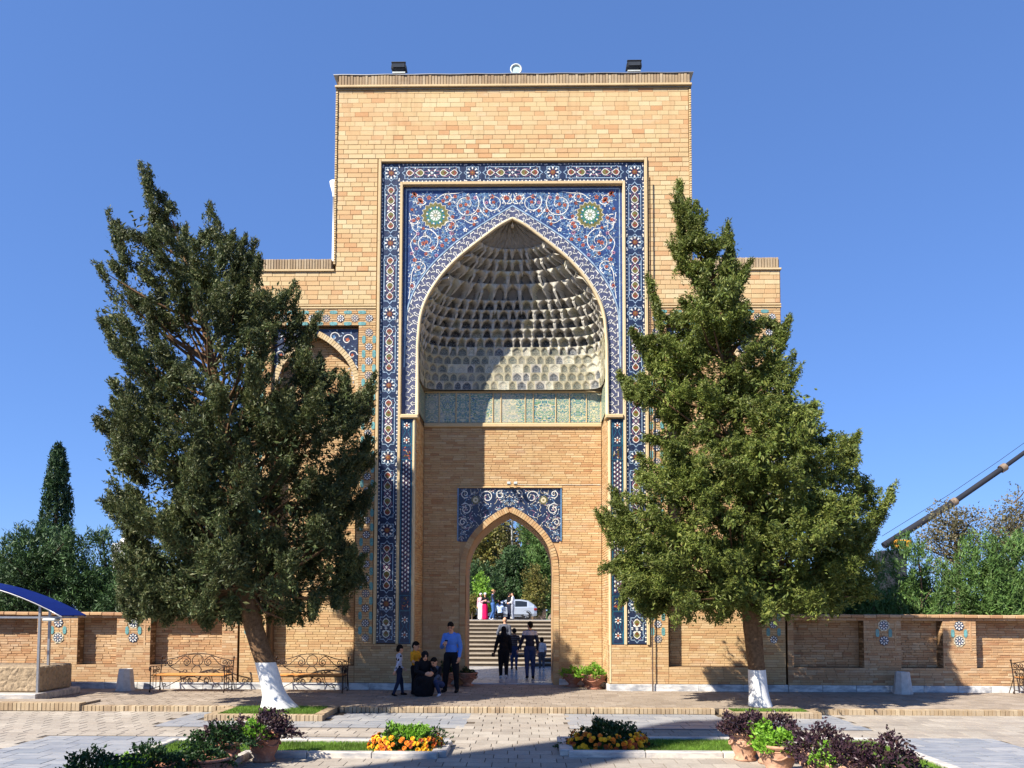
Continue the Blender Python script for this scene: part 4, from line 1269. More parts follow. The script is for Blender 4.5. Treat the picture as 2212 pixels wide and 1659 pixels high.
c = MB(); c.lathe([(.0, -.018), (.06, -.02), (.118, -.012)], (0, 0, 0), 24); c.v = [tuple(M @ Vector(v) + Vector((0, -.0, .26))) for v in c.v]; c.build('lens', LENS, t)
# white downpipe with its funnel on the left flank
t = thing('downpipe', 'white downpipe with funnel head on the left flank of the portal', 'drainpipe', (-4.78, .5, 10.8))
MB().tube([(0, 0, .05), (0, 0, 2.3)], .045, 10).build('pipe', mat_plain('white_pipe', lin(222, 222, 222), .5, .08), t)
MB().lathe([(.05, 2.25), (.06, 2.35), (.13, 2.6), (.135, 2.66), (.12, 2.66), (.05, 2.4)], (0, 0, 0), 14).build('funnel', bpy.data.materials['white_pipe'], t)
t = thing('security_camera', 'pair of small security cameras above the doorway', 'camera', (.0, YB - .1, 5.40))
for d in (-.09, .09):
    MB().bbox(d - .05, d + .05, -.22, -.02, .02, .09, .012).build('camera_body', PALE, t)
    MB().tube([(d, -.10, .02), (d, .06, .02)], .012, 6).build('arm', PALE, t)
MB().tube([(-.9 + i * .1 + 1.0, .075, .05 + .004 * math.sin(i)) for i in range(24)], .007, 5).build('cable', PALE, t)
t = MB().tube([(3.545, -.10, 0), (3.545, -.10, 2.2), (3.55, -.10, 9.8), (3.55, -.10, 13.2)], .016, 6).build('conductor_pole', mat_plain('rusty_pole', lin(60, 42, 34), .7)); tag(t, 'thin dark rod running up the facade beside the mosaic frame', 'rod')

# ------------------------------------------------------------------ boundary walls
def boundary_wall(name, label, s, pil, recs):
    """s: side; pil: pilaster centres; recs: recess spans (x0, x1)"""
    t = thing(name, label, 'wall', (0, 0, 0))
    x0, x1 = 6.95, 14.5
    ZW = 1.90
    lo, hi = (x0, x1) if s > 0 else (-x1, -x0)
    c = MB().box(lo, hi, .30, .62, -.2, ZW - .02)
    c.box(lo, hi, .012, .30, -.2, .60 - .005)
    cur = lo
    solid = []
    for (a, b) in sorted(recs):
        if a > cur: solid.append((cur, a))
        cur = b
    if cur < hi: solid.append((cur, hi))
    for (a, b) in solid: c.box(a, b, .012, .30, .60, ZW - .12)
    c.box(lo, hi, .012, .30, ZW - .12, ZW - .02)
    c.build('wall_core', MORTAR, t)
    B = frame_rows(lo, hi, .165, .60, .27, .062, .006, .3)
    for (a, b) in solid: B += frame_rows(a, b, .60, ZW - .12, .25, .062, .006, .3)
    B += frame_rows(lo, hi, ZW - .12, ZW - .055, .27, .062, .006, .3)
    lay('brick', B, plane(0), BRICK_OLD, t, .03, 300, lambda q: abs(q[0]), .006, 'thin_bricks')
    for (a, b) in recs:
        lay('brick', frame_rows(a, b, .60, ZW - .12, .27, .062, .006, .3), plane(.285), BRICK_OLD, t, .03, 0, None, .006, 'thin_bricks')
        lay('brick', frame_rows(.01, .28, .60, ZW - .12, .27, .062, .006, .1), wall_x(a, True), BRICK_OLD, t, .02, 0, None, .004, 'thin_bricks')
        lay('brick', frame_rows(.01, .28, .60, ZW - .12, .27, .062, .006, .1), wall_x(b, False), BRICK_OLD, t, .02, 0, None, .004, 'thin_bricks')
    for i, p in enumerate(pil):
        for z in (1.66, 1.28): flower(t, p, z, .125, -.008, 0, 'star_tile', white=(i + (z < 1.4)) % 2 == 0)
        corner_tiles(t, [(p - .16, 1.47), (p + .16, 1.47)], -.006)
        # the slot beside the pilaster's flower panel
        MB().box(p + .27 , p + .31, -.006, .02, 1.02, 1.76).build('slot', BRICK_OLD, t)
    n = 24
    for k in range(n):
        a, b = lo + (hi - lo) * k / n, lo + (hi - lo) * (k + 1) / n
        zz = random.uniform(-.008, .008)
        MB().bbox(a + .004, b - .004, -.06, .68, ZW - .05 + zz, ZW + .03 + zz, .012).build('coping_brick', BRICK_OLD, t)
    for k in range(9):
        a, b = lo + (hi - lo) * k / 9, lo + (hi - lo) * (k + 1) / 9
        MB().bbox(a + .003, b - .003, -.035, .1, -.05, .16, .008).build('plinth_slab', MARBLE_W, t)
    return t
boundary_wall('boundary_wall', 'low brick courtyard wall left of the portal, behind the bench and blue canopy', -1, [-9.62, -11.55], [(-9.18, -7.35), (-11.05, -10.05), (-14.2, -12.1)])
boundary_wall('boundary_wall', 'low brick courtyard wall right of the portal, in the tree\'s shade', 1, [9.35, 11.22], [(7.10, 8.85), (9.78, 10.82), (11.65, 14.2)])
# ------------------------------------------------------------------ trees
def in_poly(px, pz, poly):
    c = np.zeros(len(px), bool); n = len(poly)
    for i in range(n):
        x0, z0 = poly[i]; x1, z1 = poly[(i + 1) % n]
        m = ((z0 > pz) != (z1 > pz))
        if z1 != z0: c ^= m & (px < (x1 - x0) * (pz - z0) / (z1 - z0) + x0)
    return c
def span_at(poly, z):
    xs = []
    n = len(poly)
    for i in range(n):
        x0, z0 = poly[i]; x1, z1 = poly[(i + 1) % n]
        if (z0 > z) != (z1 > z): xs.append((x1 - x0) * (z - z0) / (z1 - z0) + x0)
    return (min(xs), max(xs)) if len(xs) > 1 else (None, None)
def unit(v): return v / np.maximum(1e-9, np.linalg.norm(v, axis=-1, keepdims=True))
def leaves(C, A, L, Wd, r_):
    """diamond leaves: centres C, axes A, lengths L, widths Wd -> vertices, faces"""
    n = len(C)
    t = unit(np.cross(A, r_.normal(size=(n, 3))))
    nn = np.cross(A, t)
    b = C - A * (L / 2)[:, None]; e = C + A * (L / 2)[:, None]
    m = C - A * (L * .05)[:, None] + nn * (Wd * .25)[:, None]
    V = np.stack([b, m + t * (Wd / 2)[:, None], e, m - t * (Wd / 2)[:, None]], 1).reshape(-1, 3)
    return V, np.arange(4 * n).reshape(-1, 4)
def sprays(P, per, ln, spread, lsz, seed, up=0.6, out_from=None, droop=0.0, axis_noise=.5, size=None, tri=False):
    """each point of P becomes a little branchlet with `per` leaves along and about it"""
    r_ = np.random.default_rng(seed)
    n = len(P)
    d = r_.normal(size=(n, 3)) * axis_noise
    if out_from is not None: d += unit(P - out_from) * .8
    d[:, 2] += up
    d = unit(d)
    t = r_.uniform(-.5, .5, (n, per))
    if size is None: size = np.ones(n)
    ln = ln * size[:, None]; spread = spread * size[:, None]
    C = P[:, None, :] + d[:, None, :] * (t * ln)[..., None] + r_.normal(size=(n, per, 3)) * (spread * (1.05 - (t + .5) * .6))[..., None]
    A = unit(d[:, None, :] * .9 + r_.normal(size=(n, per, 3)) * .55 + np.array([0, 0, -droop]))
    s = r_.uniform(.65, 1.25, (n, per))
    V, F = leaves(C.reshape(-1, 3), A.reshape(-1, 3), (s * lsz[0]).ravel(), (s * lsz[1]).ravel(), r_)
    if tri: V = V.reshape(-1, 4, 3)[:, [1, 2, 3]].reshape(-1, 3); F = np.arange(len(V)).reshape(-1, 3)
    return V, F

BARK = mat_plain('conifer_bark', lin(112, 88, 66), 0.95, 0.45, 14, bump=0.9, spec=.1)
LIME = mat_plain('limewash', lin(226, 226, 224), 0.85, 0.10, 9, bump=0.35, spec=.1)
CONIF1 = mat_leaf('juniper_leaf', [lin(66, 80, 46), lin(84, 96, 54), lin(56, 70, 42), lin(108, 108, 66), lin(76, 88, 50)], (.6, 1.35), 1.5, .2)
CONIF2 = mat_leaf('thuja_leaf', [lin(86, 102, 44), lin(106, 120, 52), lin(74, 90, 42), lin(130, 134, 66), lin(96, 110, 48)], (.7, 1.35), 1.3, .28)

def big_conifer(name, label, outline, yc, trunk, radii, paint_z, leafmat, seed, nclump, droop, base_flare, upw=.6, per=40):
    r_ = np.random.default_rng(seed); rs = random.Random(seed)
    base = trunk[0]
    t = thing(name, label, 'tree', (base[0], yc, 0))
    O = np.array([base[0], yc, 0.0])
    # trunk: bark above, limewash below
    pts = catmull([(x, yc, z) for x, z in trunk], 6)
    m = len(pts)
    rr = np.interp(np.linspace(0, 1, m), np.linspace(0, 1, len(radii)), radii)
    def tr(sel, mat, nm, grow=0.0):
        q = MB(); n = 18; rings = []
        for i in sel:
            p = pts[i]
            for k in range(n):
                a = 2 * math.pi * k / n
                lob = 1 + .08 * math.sin(3 * a + p.z * 1.3) + .05 * math.sin(7 * a + p.z * 3)
                fl = 0
                if p.z < .45: fl = base_flare * ((.45 - p.z) / .45) ** 2 * (.55 + .45 * math.sin(2.5 * a + .8) + .35 * max(0, math.cos(a - .1)))
                R_ = rr[i] * lob + fl + grow
                rings.append((p.x - O[0] + R_ * math.cos(a), p.y - O[1] + R_ * math.sin(a), p.z))
        fs = [(i * n + k, i * n + (k + 1) % n, (i + 1) * n + (k + 1) % n, (i + 1) * n + k) for i in range(len(sel) - 1) for k in range(n)]
        q.add(rings, fs, 0, True)
        return q.build(nm, mat, t)
    lo = [i for i in range(m) if pts[i].z <= paint_z]; hi = [i for i in range(m) if pts[i].z >= paint_z - .12]
    tr(hi, BARK, 'trunk'); o = tr(lo, LIME, 'painted_trunk', .006); o['label'] = 'whitewashed foot of the trunk'
    # clumps through the crown
    zs = np.array([q[1] for q in outline]); z0, z1 = zs.min(), zs.max()
    xs = np.array([q[0] for q in outline])
    # feathery plumes: along the outline, and all through the crown's outer shell
    tips = []; dirs = []; lens = []
    out = np.array(outline + outline[:1]); cx = (xs.min() + xs.max()) / 2
    area = 0.5 * np.sum(out[:-1, 0] * out[1:, 1] - out[1:, 0] * out[:-1, 1])
    def depth_at(a, b):
        l, h = span_at(outline, b)
        if l is None: return None
        hw = (h - l) / 2; q = (a - (l + h) / 2) / max(.05, hw)
        return min(2.3, .86 * hw) * math.sqrt(max(0.02, 1 - q * q)), q
    for (p, q) in zip(out, out[1:]):
        d = q - p; L = np.linalg.norm(d); nrm = np.array([d[1], -d[0]]) / max(L, 1e-6) * (1 if area > 0 else -1)
        for i in range(max(1, int(L / .26))):
            t_ = (i + r_.uniform(.2, .8)) / max(1, int(L / .26)); c = p + d * t_
            q_ = r_.uniform(-.42, -.10); tips.append((c[0] + nrm[0] * q_, yc + r_.normal() * .35, c[1] + nrm[1] * q_))
            dirs.append((nrm[0] * .75 + r_.normal() * .2, r_.normal() * .3, nrm[1] * .45 + upw + r_.normal() * .15)); lens.append(r_.uniform(.35, .75))
    for (p, q, w) in zip(out[:-1], out[1:], np.roll(out[:-1], 1, axis=0)):            # every point of the outline that sticks out gets a long plume
        e1, e2 = p - w, q - p
        if (e1[0] * e2[1] - e1[1] * e2[0]) * (1 if area > 0 else -1) > 0.02:
            b_ = -(e2 / max(1e-6, np.linalg.norm(e2)) - e1 / max(1e-6, np.linalg.norm(e1))); b_ /= max(1e-6, np.linalg.norm(b_))
            for k in range(2): tips.append((p[0] + r_.normal() * .04, yc + r_.normal() * .2, p[1] + r_.normal() * .04)); dirs.append((b_[0] * .4 + .1 * r_.normal(), .1 * r_.normal(), abs(b_[1]) * .5 + .55 if p[1] > 3 else b_[1])); lens.append(-r_.uniform(.8, 1.3))
    ns = 0
    while ns < nclump:
        a, b = r_.uniform(xs.min(), xs.max()), r_.uniform(z0, z1)
        if not in_poly(np.array([a]), np.array([b]), outline)[0]: continue
        dq = depth_at(a, b)
        if dq is None: continue
        dep, q = dq
        if b > z0 + .62 * (z1 - z0) and r_.random() < .4: ns += .5; continue
        pe = np.array([a, b]); e_ = min(np.linalg.norm(pe - (A_ + np.clip((pe - A_) @ (B_ - A_) / max(1e-9, (B_ - A_) @ (B_ - A_)), 0, 1) * (B_ - A_))) for A_, B_ in zip(out, out[1:]))
        if e_ < .35 + .25 * max(0, (b - z0) / (z1 - z0) - .6): continue
        s = r_.uniform(-1, 1); s = math.copysign(abs(s) ** .4, s - .25)
        tips.append((a, yc + dep * (s if s < 0 else s * .55), b))
        dirs.append((q * .7 + r_.normal() * .3, s * .7 + r_.normal() * .3, upw + r_.normal() * .35)); lens.append(r_.uniform(.55, 1.05)); ns += 1
    tips = np.array(tips); dirs = unit(np.array(dirs)); lens = np.array(lens); thin = np.where(lens < 0, .42, 1.0); lens = np.abs(lens)
    foot = tips - dirs * lens[:, None]
    okf = in_poly(foot[:, 0], foot[:, 2], outline); okt = in_poly(tips[:, 0], tips[:, 2], outline) | (thin < 1)
    nf = (~okf).sum(); dirs[~okf] = unit(np.stack([r_.normal(0, .12, nf), r_.normal(0, .15, nf), np.ones(nf)], 1))
    foot = tips - dirs * lens[:, None]; okf = in_poly(foot[:, 0], foot[:, 2], outline); lens = np.where(okf, lens, lens * .5); okt &= okf | (thin == 1)
    tips, dirs, lens, thin = tips[okt], dirs[okt], lens[okt], thin[okt]
    NP = 36
    u = r_.uniform(0, 1, (len(tips), NP)) ** .8                                         # 0 tip .. 1 foot of the plume
    wid = (.02 + .22 * np.sin(np.clip(u, 0, 1) * 2.4)) * (lens[:, None] / .85) * thin[:, None]
    wid *= (1.12 - .45 * np.clip((tips[:, 2] - z0) / (z1 - z0), 0, 1))[:, None]
    P = tips[:, None, :] - dirs[:, None, :] * (u * lens[:, None])[..., None] + np.clip(r_.normal(size=(len(tips), NP, 3)), -1.5, 1.5) * (wid * .58)[..., None]
    AX = np.repeat(dirs[:, None, :], NP, 1).reshape(-1, 3); P = P.reshape(-1, 3)
    V, F = sprays(P - O, per, .22, .038, (.115, .027), seed + 1, .15, P - O - AX * .5, droop, .3, tri=True)
    np_mesh('crown', V, F, leafmat, t)
    # a darker, looser core
    co = tips - dirs * (lens * 1.1)[:, None]; co = np.repeat(co, 5, 0) + np.clip(r_.normal(size=(len(tips) * 5, 3)), -1.5, 1.5) * .28
    co[:, 1] = np.minimum(co[:, 1], yc + 1.3)
    keep = in_poly(co[:, 0] - .42, co[:, 2], outline) & in_poly(co[:, 0] + .42, co[:, 2], outline) & in_poly(co[:, 0], co[:, 2] + .4, outline) & (r_.random(len(co)) > .5 * np.clip((co[:, 2] - z0) / (z1 - z0) - .45, 0, 1) / .3)
    V, F = sprays(co[keep] - O, 14, .3, .10, (.12, .05), seed + 2, .2, None, droop, .6)
    np_mesh('inner_foliage', V, F, leafmat, t)
    # limbs reaching into the crown
    lm = MB()
    idx = r_.choice(len(P), 130, replace=False)
    for i in idx:
        p = P[i]
        zt = max(trunk[-3][1] * .2 + z0 * .8, p[2] - rs.uniform(.6, 1.8))
        zt = max(zt, z0 - .1)
        x0 = np.interp(zt, [q[1] for q in trunk], [q[0] for q in trunk])
        if zt > trunk[-1][1]: continue
        a = Vector((x0, yc, zt)) - Vector(O); b = Vector(p) - Vector(O)
        mid = a.lerp(b, .55) + Vector((rs.uniform(-.12, .12), rs.uniform(-.12, .12), -.12))
        lm.tube([a, a.lerp(mid, .5), mid, mid.lerp(b, .6), b], [.045, .036, .026, .016, .007], 5)
    lm.build('limbs', BARK, t)
    return t
OUT_L = [(-7.97, 1.97), (-8.09, 3.13), (-8.42, 4.49), (-8.46, 5.28), (-8.54, 6.07), (-8.36, 6.86), (-8.45, 7.45), (-8.73, 8.25), (-8.47, 8.66), (-8.5, 9.16), (-8.28, 9.66), (-8.44, 10.39), (-8.01, 9.86), (-7.83, 10.57), (-7.77, 11.41), (-7.49, 10.77), (-7.18, 10.67), (-6.92, 10.16), (-6.52, 10.16), (-6.39, 10.75), (-6.08, 10.16), (-5.73, 10.05), (-5.48, 9.85), (-5.27, 9.6), (-4.92, 9.25), (-4.52, 8.84), (-4.37, 8.54), (-4.02, 8.24), (-4.06, 7.74), (-3.51, 7.15), (-2.77, 6.85), (-2.91, 6.06), (-2.78, 5.47), (-2.89, 4.69), (-3.17, 4.01), (-2.97, 3.14), (-2.96, 2.57), (-3.43, 2.09), (-3.91, 1.99), (-4.39, 1.75), (-5.16, 1.84), (-6.23, 1.81), (-7.1, 1.88), (-7.68, 1.83)]
OUT_R = [(2.38, 2.2), (1.99, 2.9), (2.09, 3.4), (1.91, 4.09), (2.29, 4.8), (2.69, 5.4), (2.9, 6.01), (2.5, 6.82), (2.3, 7.23), (2.9, 7.23), (2.71, 8.05), (3.11, 8.25), (3.02, 9.28), (3.42, 8.76), (3.72, 9.28), (3.53, 10.11), (3.73, 10.52), (3.58, 10.94), (3.79, 11.56), (4.04, 11.04), (4.24, 10.73), (4.39, 10.1), (4.64, 10.05), (4.79, 10.62), (4.99, 10.1), (5.29, 9.69), (5.43, 8.86), (5.72, 8.35), (6.12, 8.45), (6.01, 7.83), (6.28, 7.32), (6.15, 6.82), (6.64, 6.51), (6.98, 5.91), (7.52, 5.9), (7.46, 5.4), (7.75, 5.0), (8.19, 4.8), (7.93, 4.35), (7.64, 4.3), (7.87, 3.7), (7.71, 3.21), (7.79, 2.32), (6.9, 1.97), (5.92, 2.02), (5.43, 1.77), (4.55, 1.87), (3.76, 1.86), (2.97, 1.91)]
big_conifer('conifer_tree', 'tall dark leaning conifer with whitewashed trunk, left of the portal', OUT_L, -3.6,
            [(-4.74, -.05), (-4.86, .35), (-5.0, .85), (-5.18, 1.35), (-5.33, 1.9), (-5.6, 3.4), (-5.95, 5.5), (-6.5, 8.2), (-7.2, 10.3)], [.24, .22, .205, .20, .19, .16, .12, .07, .02], .98, CONIF1, 31, 260, .0, .13, .75)
big_conifer('conifer_tree', 'bushy yellow-green conifer with whitewashed trunk, right of the portal', OUT_R, -2.95,
            [(5.36, -.05), (5.31, .4), (5.27, .85), (5.21, 1.4), (5.17, 1.9), (5.1, 3.6), (4.95, 6.0), (4.6, 8.6), (4.1, 10.6)], [.19, .175, .17, .18, .19, .16, .12, .07, .02], .82, CONIF2, 47, 260, .45, .05, .25)

PINE = mat_leaf('pine_needle', [lin(74, 104, 50), lin(92, 122, 60), lin(62, 92, 46), lin(110, 134, 72)], (.65, 1.3), .8, .15)
PINE_D = mat_leaf('dark_pine_needle', [lin(54, 80, 46), lin(68, 96, 54), lin(46, 70, 42), lin(84, 110, 62)], (.6, 1.25), .8, .15)
CYPR = mat_leaf('cypress_leaf', [lin(48, 74, 46), lin(62, 88, 50), lin(40, 64, 42)], (.65, 1.2), 1.2, .15)
AUTUMN = mat_leaf('autumn_leaf', [lin(98, 104, 50), lin(122, 118, 58), lin(82, 92, 46), lin(138, 126, 66), lin(104, 98, 52)], (.6, 1.3), .7, .3)
BRIGHT = mat_leaf('bright_leaf', [lin(110, 150, 52), lin(132, 168, 66), lin(96, 134, 46)], (.8, 1.2), .8, .3)
DULL = mat_leaf('dry_leaf', [lin(112, 104, 76), lin(132, 120, 88), lin(96, 96, 66), lin(86, 84, 62)], (.7, 1.2), .8, .25)
TRUNK = mat_plain('grey_bark', lin(96, 82, 70), 0.95, .35, 12, bump=.6, spec=.1)

def crown_points(n, c, rad, r_, lobes=7, shell=.35, lobe_r=(.35, .6), flat=1.0):
    """points through a crown made of several uneven lobes"""
    L = []
    for k in range(lobes):
        a = r_.uniform(0, 2 * math.pi); h = r_.uniform(-.75, .8); q = r_.uniform(.25, .75) * math.sqrt(max(.05, 1 - h * h))
        L.append((c + np.array([math.cos(a) * q * rad[0], math.sin(a) * q * rad[1], h * rad[2]]), r_.uniform(*lobe_r)))
    L.append((np.array(c, float), .62))
    w = np.array([l[1] ** 2 for l in L]); w /= w.sum()
    ki = r_.choice(len(L), n, p=w)
    d = unit(r_.normal(size=(n, 3))); rr = r_.uniform(shell, 1.0, n) ** .6
    ce = np.array([L[k][0] for k in ki]); sz = np.array([L[k][1] for k in ki])
    return ce + d * (rr * sz)[:, None] * np.array(rad) * flat, ce
def tree(name, label, base, height, rad, mat, seed, n=700, per=22, ln=.35, spread=.08, lsz=(.2, .05), up=.4, trunk_r=.16, clear=.25, lobes=9, cat='tree', group=None, axis_noise=.5, droop=0, bark=None, lobe_r=(.35, .6)):
    r_ = np.random.default_rng(seed); rs = random.Random(seed)
    t = thing(name, label, cat, base, 0, group)
    cz = height - rad[2]
    P, ce = crown_points(n, np.array([0, 0, cz]), rad, r_, lobes, lobe_r=lobe_r)
    P[:, 2] = np.clip(P[:, 2], clear * height * .5, None)
    V, F = sprays(P, per, ln, spread, (lsz[0] * 1.25, lsz[1] * 1.25), seed + 1, up, ce - np.array([0, 0, .3]), droop, axis_noise, tri=True)
    np_mesh('crown', V, F, mat, t)
    q = MB()
    top = Vector((rs.uniform(-.2, .2), rs.uniform(-.2, .2), height * .85))
    q.tube([Vector((0, 0, -.2)), Vector((0, 0, height * .25)), top * .6, top], [trunk_r * 1.2, trunk_r, trunk_r * .6, trunk_r * .15], 8)
    q.build('trunk', bark or TRUNK, t)
    lm = MB()
    for i in r_.choice(len(P), min(26, len(P)), replace=False):
        b = Vector(P[i]); a = Vector((0, 0, max(height * .15, b.z - rs.uniform(.3, 1.2) * rad[2] * .6)))
        lm.tube([a, a.lerp(b, .5) + Vector((0, 0, -.06)), b], [trunk_r * .32, trunk_r * .2, trunk_r * .06], 5)
    lm.build('limbs', bark or TRUNK, t)
    return t
def cypress(name, label, base, height, r0, seed, n=900, mat=None):
    r_ = np.random.default_rng(seed)
    t = thing(name, label, 'tree', base)
    z = r_.uniform(.06, 1, n) ** .9
    prof = np.interp(z, [0, .12, .4, .75, .93, 1], [.55, .95, 1, .72, .42, .12]) * r0
    a = r_.uniform(0, 2 * math.pi, n); q = prof * r_.uniform(.55, 1.05, n)
    P = np.stack([q * np.cos(a), q * np.sin(a), z * height], 1)
    V, F = sprays(P, 22, .55, .05, (.24, .065), seed + 1, 1.8, None, 0, .35, tri=True)
    np_mesh('crown', V, F, mat or CYPR, t)
    MB().tube([(0, 0, -.2), (0, 0, height * .5), (.03, 0, height * .96)], [.14, .09, .02], 7).build('trunk', TRUNK, t)
    return t
GZ = -.28
# beyond the left wall
for k, (x, y, h, rd) in enumerate([(-18.3, 8.0, 4.7, (1.7, 1.6, 2.3)), (-16.5, 7.4, 4.65, (1.5, 1.5, 2.3)), (-14.7, 7.9, 4.75, (1.45, 1.5, 2.3)), (-12.8, 7.2, 4.2, (1.5, 1.5, 2.1)), (-10.9, 7.6, 4.3, (1.5, 1.5, 2.1)), (-20.3, 8.4, 4.6, (1.7, 1.5, 2.2))]):
    lab = ['dark pine beyond the left wall, behind the canopy roof', 'dark pine beyond the left wall, in front of the cypress', 'dark pine beyond the left wall, right of the cypress', 'dark pine beyond the left wall, against the leaning conifer', 'dark pine beyond the left wall, hidden by the leaning conifer', 'dark pine beyond the left wall, at the picture edge'][k]
    tree('pine_tree', lab, (x, y, GZ), h, rd, PINE_D, 60 + k, 820, 24, .34, .10, (.24, .035), .45, .13, .1, 12, group='pines beyond the left wall', axis_noise=.45)
cypress('cypress_tree', 'slim columnar cypress rising above the pines on the left', (-19.1, 12.0, GZ), 8.95, .72, 71)
# beyond the right wall
for k, (x, y, h, rd) in enumerate([(12.3, 7.0, 4.1, (1.4, 1.4, 2.0)), (14.2, 7.6, 4.35, (1.6, 1.5, 2.1)), (16.4, 7.0, 4.75, (1.8, 1.6, 2.3)), (18.6, 7.8, 4.7, (1.8, 1.6, 2.3)), (10.2, 7.4, 3.9, (1.5, 1.4, 1.9))]):
    lab = ['yellowish young pine beyond the right wall, next to the bushy conifer', 'green pine beyond the right wall, under the crane cab', 'broad green pine beyond the right wall, the tallest one', 'green pine beyond the right wall, at the picture edge', 'pine beyond the right wall, hidden by the bushy conifer'][k]
    tree('pine_tree', lab, (x, y, GZ), h, rd, PINE, 80 + k, 900, 26, .36, .09, (.27, .032), .9, .13, .1, 12, group='pines beyond the right wall', axis_noise=.4)
for k, (x, y, h, rd, lab) in enumerate([(17.9, 12.0, 6.7, (1.5, 1.2, 1.5), 'sparse dry-leaved tree before the crane boom'), (20.6, 12.5, 7.0, (1.3, 1.2, 1.7), 'sparse dry-leaved tree at the right picture edge')]):
    tree('deciduous_tree', lab, (x, y, GZ), h, rd, DULL, 95 + k, 420, 12, .5, .14, (.13, .06), .3, .14, .3, 11, group='sparse trees beyond the right wall')
# beyond the gate, around the forecourt
for k, (x, y, h, rd, m, lab, nm, kw) in enumerate([
    (-3.9, 44, 12.2, (3.6, 2.5, 5.0), AUTUMN, 'yellowing broadleaf tree seen through the doorway, upper left', 'broadleaf_tree', dict(n=1100, per=14, ln=.6, spread=.2, lsz=(.26, .16), up=.1)),
    (2.9, 42, 12.4, (2.9, 2.4, 5.6), PINE, 'big pine seen through the doorway on the right', 'pine_tree', dict(n=1300, per=24, ln=.6, spread=.16, lsz=(.42, .06), up=.5, clear=.25)),
    (-3.4, 38, 5.4, (2.2, 1.6, 2.2), PINE_D, 'dark evergreen behind the parked cars', 'evergreen_tree', dict(n=700, per=20, ln=.4, spread=.14, lsz=(.3, .06))),
    (-1.0, 41, 7.0, (2.2, 1.4, 2.8), PINE_D, 'dark tree behind the lamp post, in the middle of the doorway', 'evergreen_tree', dict(n=800, per=18, ln=.5, spread=.16, lsz=(.3, .1))),
    (-2.6, 35, 4.3, (.9, .8, 1.3), BRIGHT, 'bright green bush above the women in the doorway', 'bush', dict(n=260, per=14, ln=.3, spread=.1, lsz=(.2, .1), trunk_r=.06)),
    (-3.3, 34.4, 3.2, (.6, .6, .7), AUTUMN, 'small orange-leaved bush behind the parked car', 'bush', dict(n=160, per=14, ln=.25, spread=.08, lsz=(.16, .09), trunk_r=.04)),
    (1.0, 38, 5.0, (1.0, .9, 1.6), AUTUMN, 'small olive-leaved tree before the big pine', 'broadleaf_tree', dict(n=320, per=14, ln=.4, spread=.12, lsz=(.2, .1), trunk_r=.08)),
    (-.6, 55, 12.6, (3.6, 2.4, 5.4), DULL, 'tall far tree behind the house in the doorway', 'broadleaf_tree', dict(n=1000, per=14, ln=.8, spread=.25, lsz=(.34, .2), up=.1)),
    (.6, 49, 9.0, (2.2, 1.6, 3.8), PINE_D, 'dark tree between the lamp post and the big pine', 'evergreen_tree', dict(n=800, per=18, ln=.5, spread=.18, lsz=(.3, .1))),
    (-8.0, 52, 12, (4, 3, 5), PINE_D, 'tall far tree left of the doorway view', 'broadleaf_tree', dict(n=700, per=14, ln=.8, spread=.25, lsz=(.4, .2))),
    (8.5, 50, 12, (4, 3, 5), PINE, 'tall far pine right of the doorway view', 'pine_tree', dict(n=800, per=16, ln=.7, spread=.2, lsz=(.45, .09)))]):
    tree(nm, lab, (x, y, fore_z(y) - .1), h - fore_z(y), rd, m, 120 + k, **kw)
# far belt of trees closing the horizon
r_ = np.random.default_rng(5)
belt = []
for a in np.linspace(-75, 75, 120):
    d = r_.uniform(105, 135); x = d * math.sin(R(a)); y = d * math.cos(R(a)) - 10
    h = r_.uniform(5.0, 8.0)
    for k in range(14): belt.append((x + r_.normal() * 2.2, y + r_.normal() * 2, abs(r_.normal(0, .45)) * h * .7 + .6 + r_.uniform(0, h * .35)))
V, F = sprays(np.array(belt), 16, 1.6, .75, (1.3, .6), 9, .4, None)
tag(np_mesh('far_woodland', V, F, PINE_D), 'far-off belt of dark trees along the horizon', 'woodland', kind='stuff')

# lamp post and far house seen through the doorway
t = thing('lamp_post', 'white lamp post before the trees in the doorway', 'lamp post', (-.66, 43.5, fore_z(43.5)))
WHT = mat_plain('white_paint', lin(214, 214, 212), .6, .1, 6)
MB().tube([(0, 0, 0), (0, 0, 9.6)], [.10, .08], 10).build('post', WHT, t); MB().bbox(-.22, .22, -.22, .22, -.1, .35, .03).build('base', WHT, t)
MB().ellip((0, -.5, 9.6), (.16, .4, .08)).build('lamp_head', WHT, t); MB().tube([(0, 0, 9.5), (0, -.3, 9.62)], .05, 6).build('arm', WHT, t)
hs = thing('far_house', 'pale plastered house hidden behind the trees in the doorway', 'house', (-2.0, 56, fore_z(56)))
HW = mat_plain('house_plaster', lin(170, 146, 128), .9, .12, 1.5); HR = mat_plain('house_roof', lin(150, 130, 112), .8, .2, 3)
MB().box(-4.5, 4.5, 0, 6, -.2, 5.8).build('wall', HW, hs)
MB().prism([(-4.9, 5.8), (4.9, 5.8), (0, 8.0)], -.4, 6.4).build('roof', HR, hs)
for wx in (-3, -1, 1, 3):
    w = MB().bbox(wx - .55, wx + .55, -.06, .02, 2.2, 3.9, .02).build('window', WHT, hs); MB().box(wx - .45, wx + .45, -.075, -.05, 2.3, 3.8).build('pane', mat_plain('window_glass', lin(70, 84, 96), .1) if wx == -3 else bpy.data.materials['window_glass'], w)
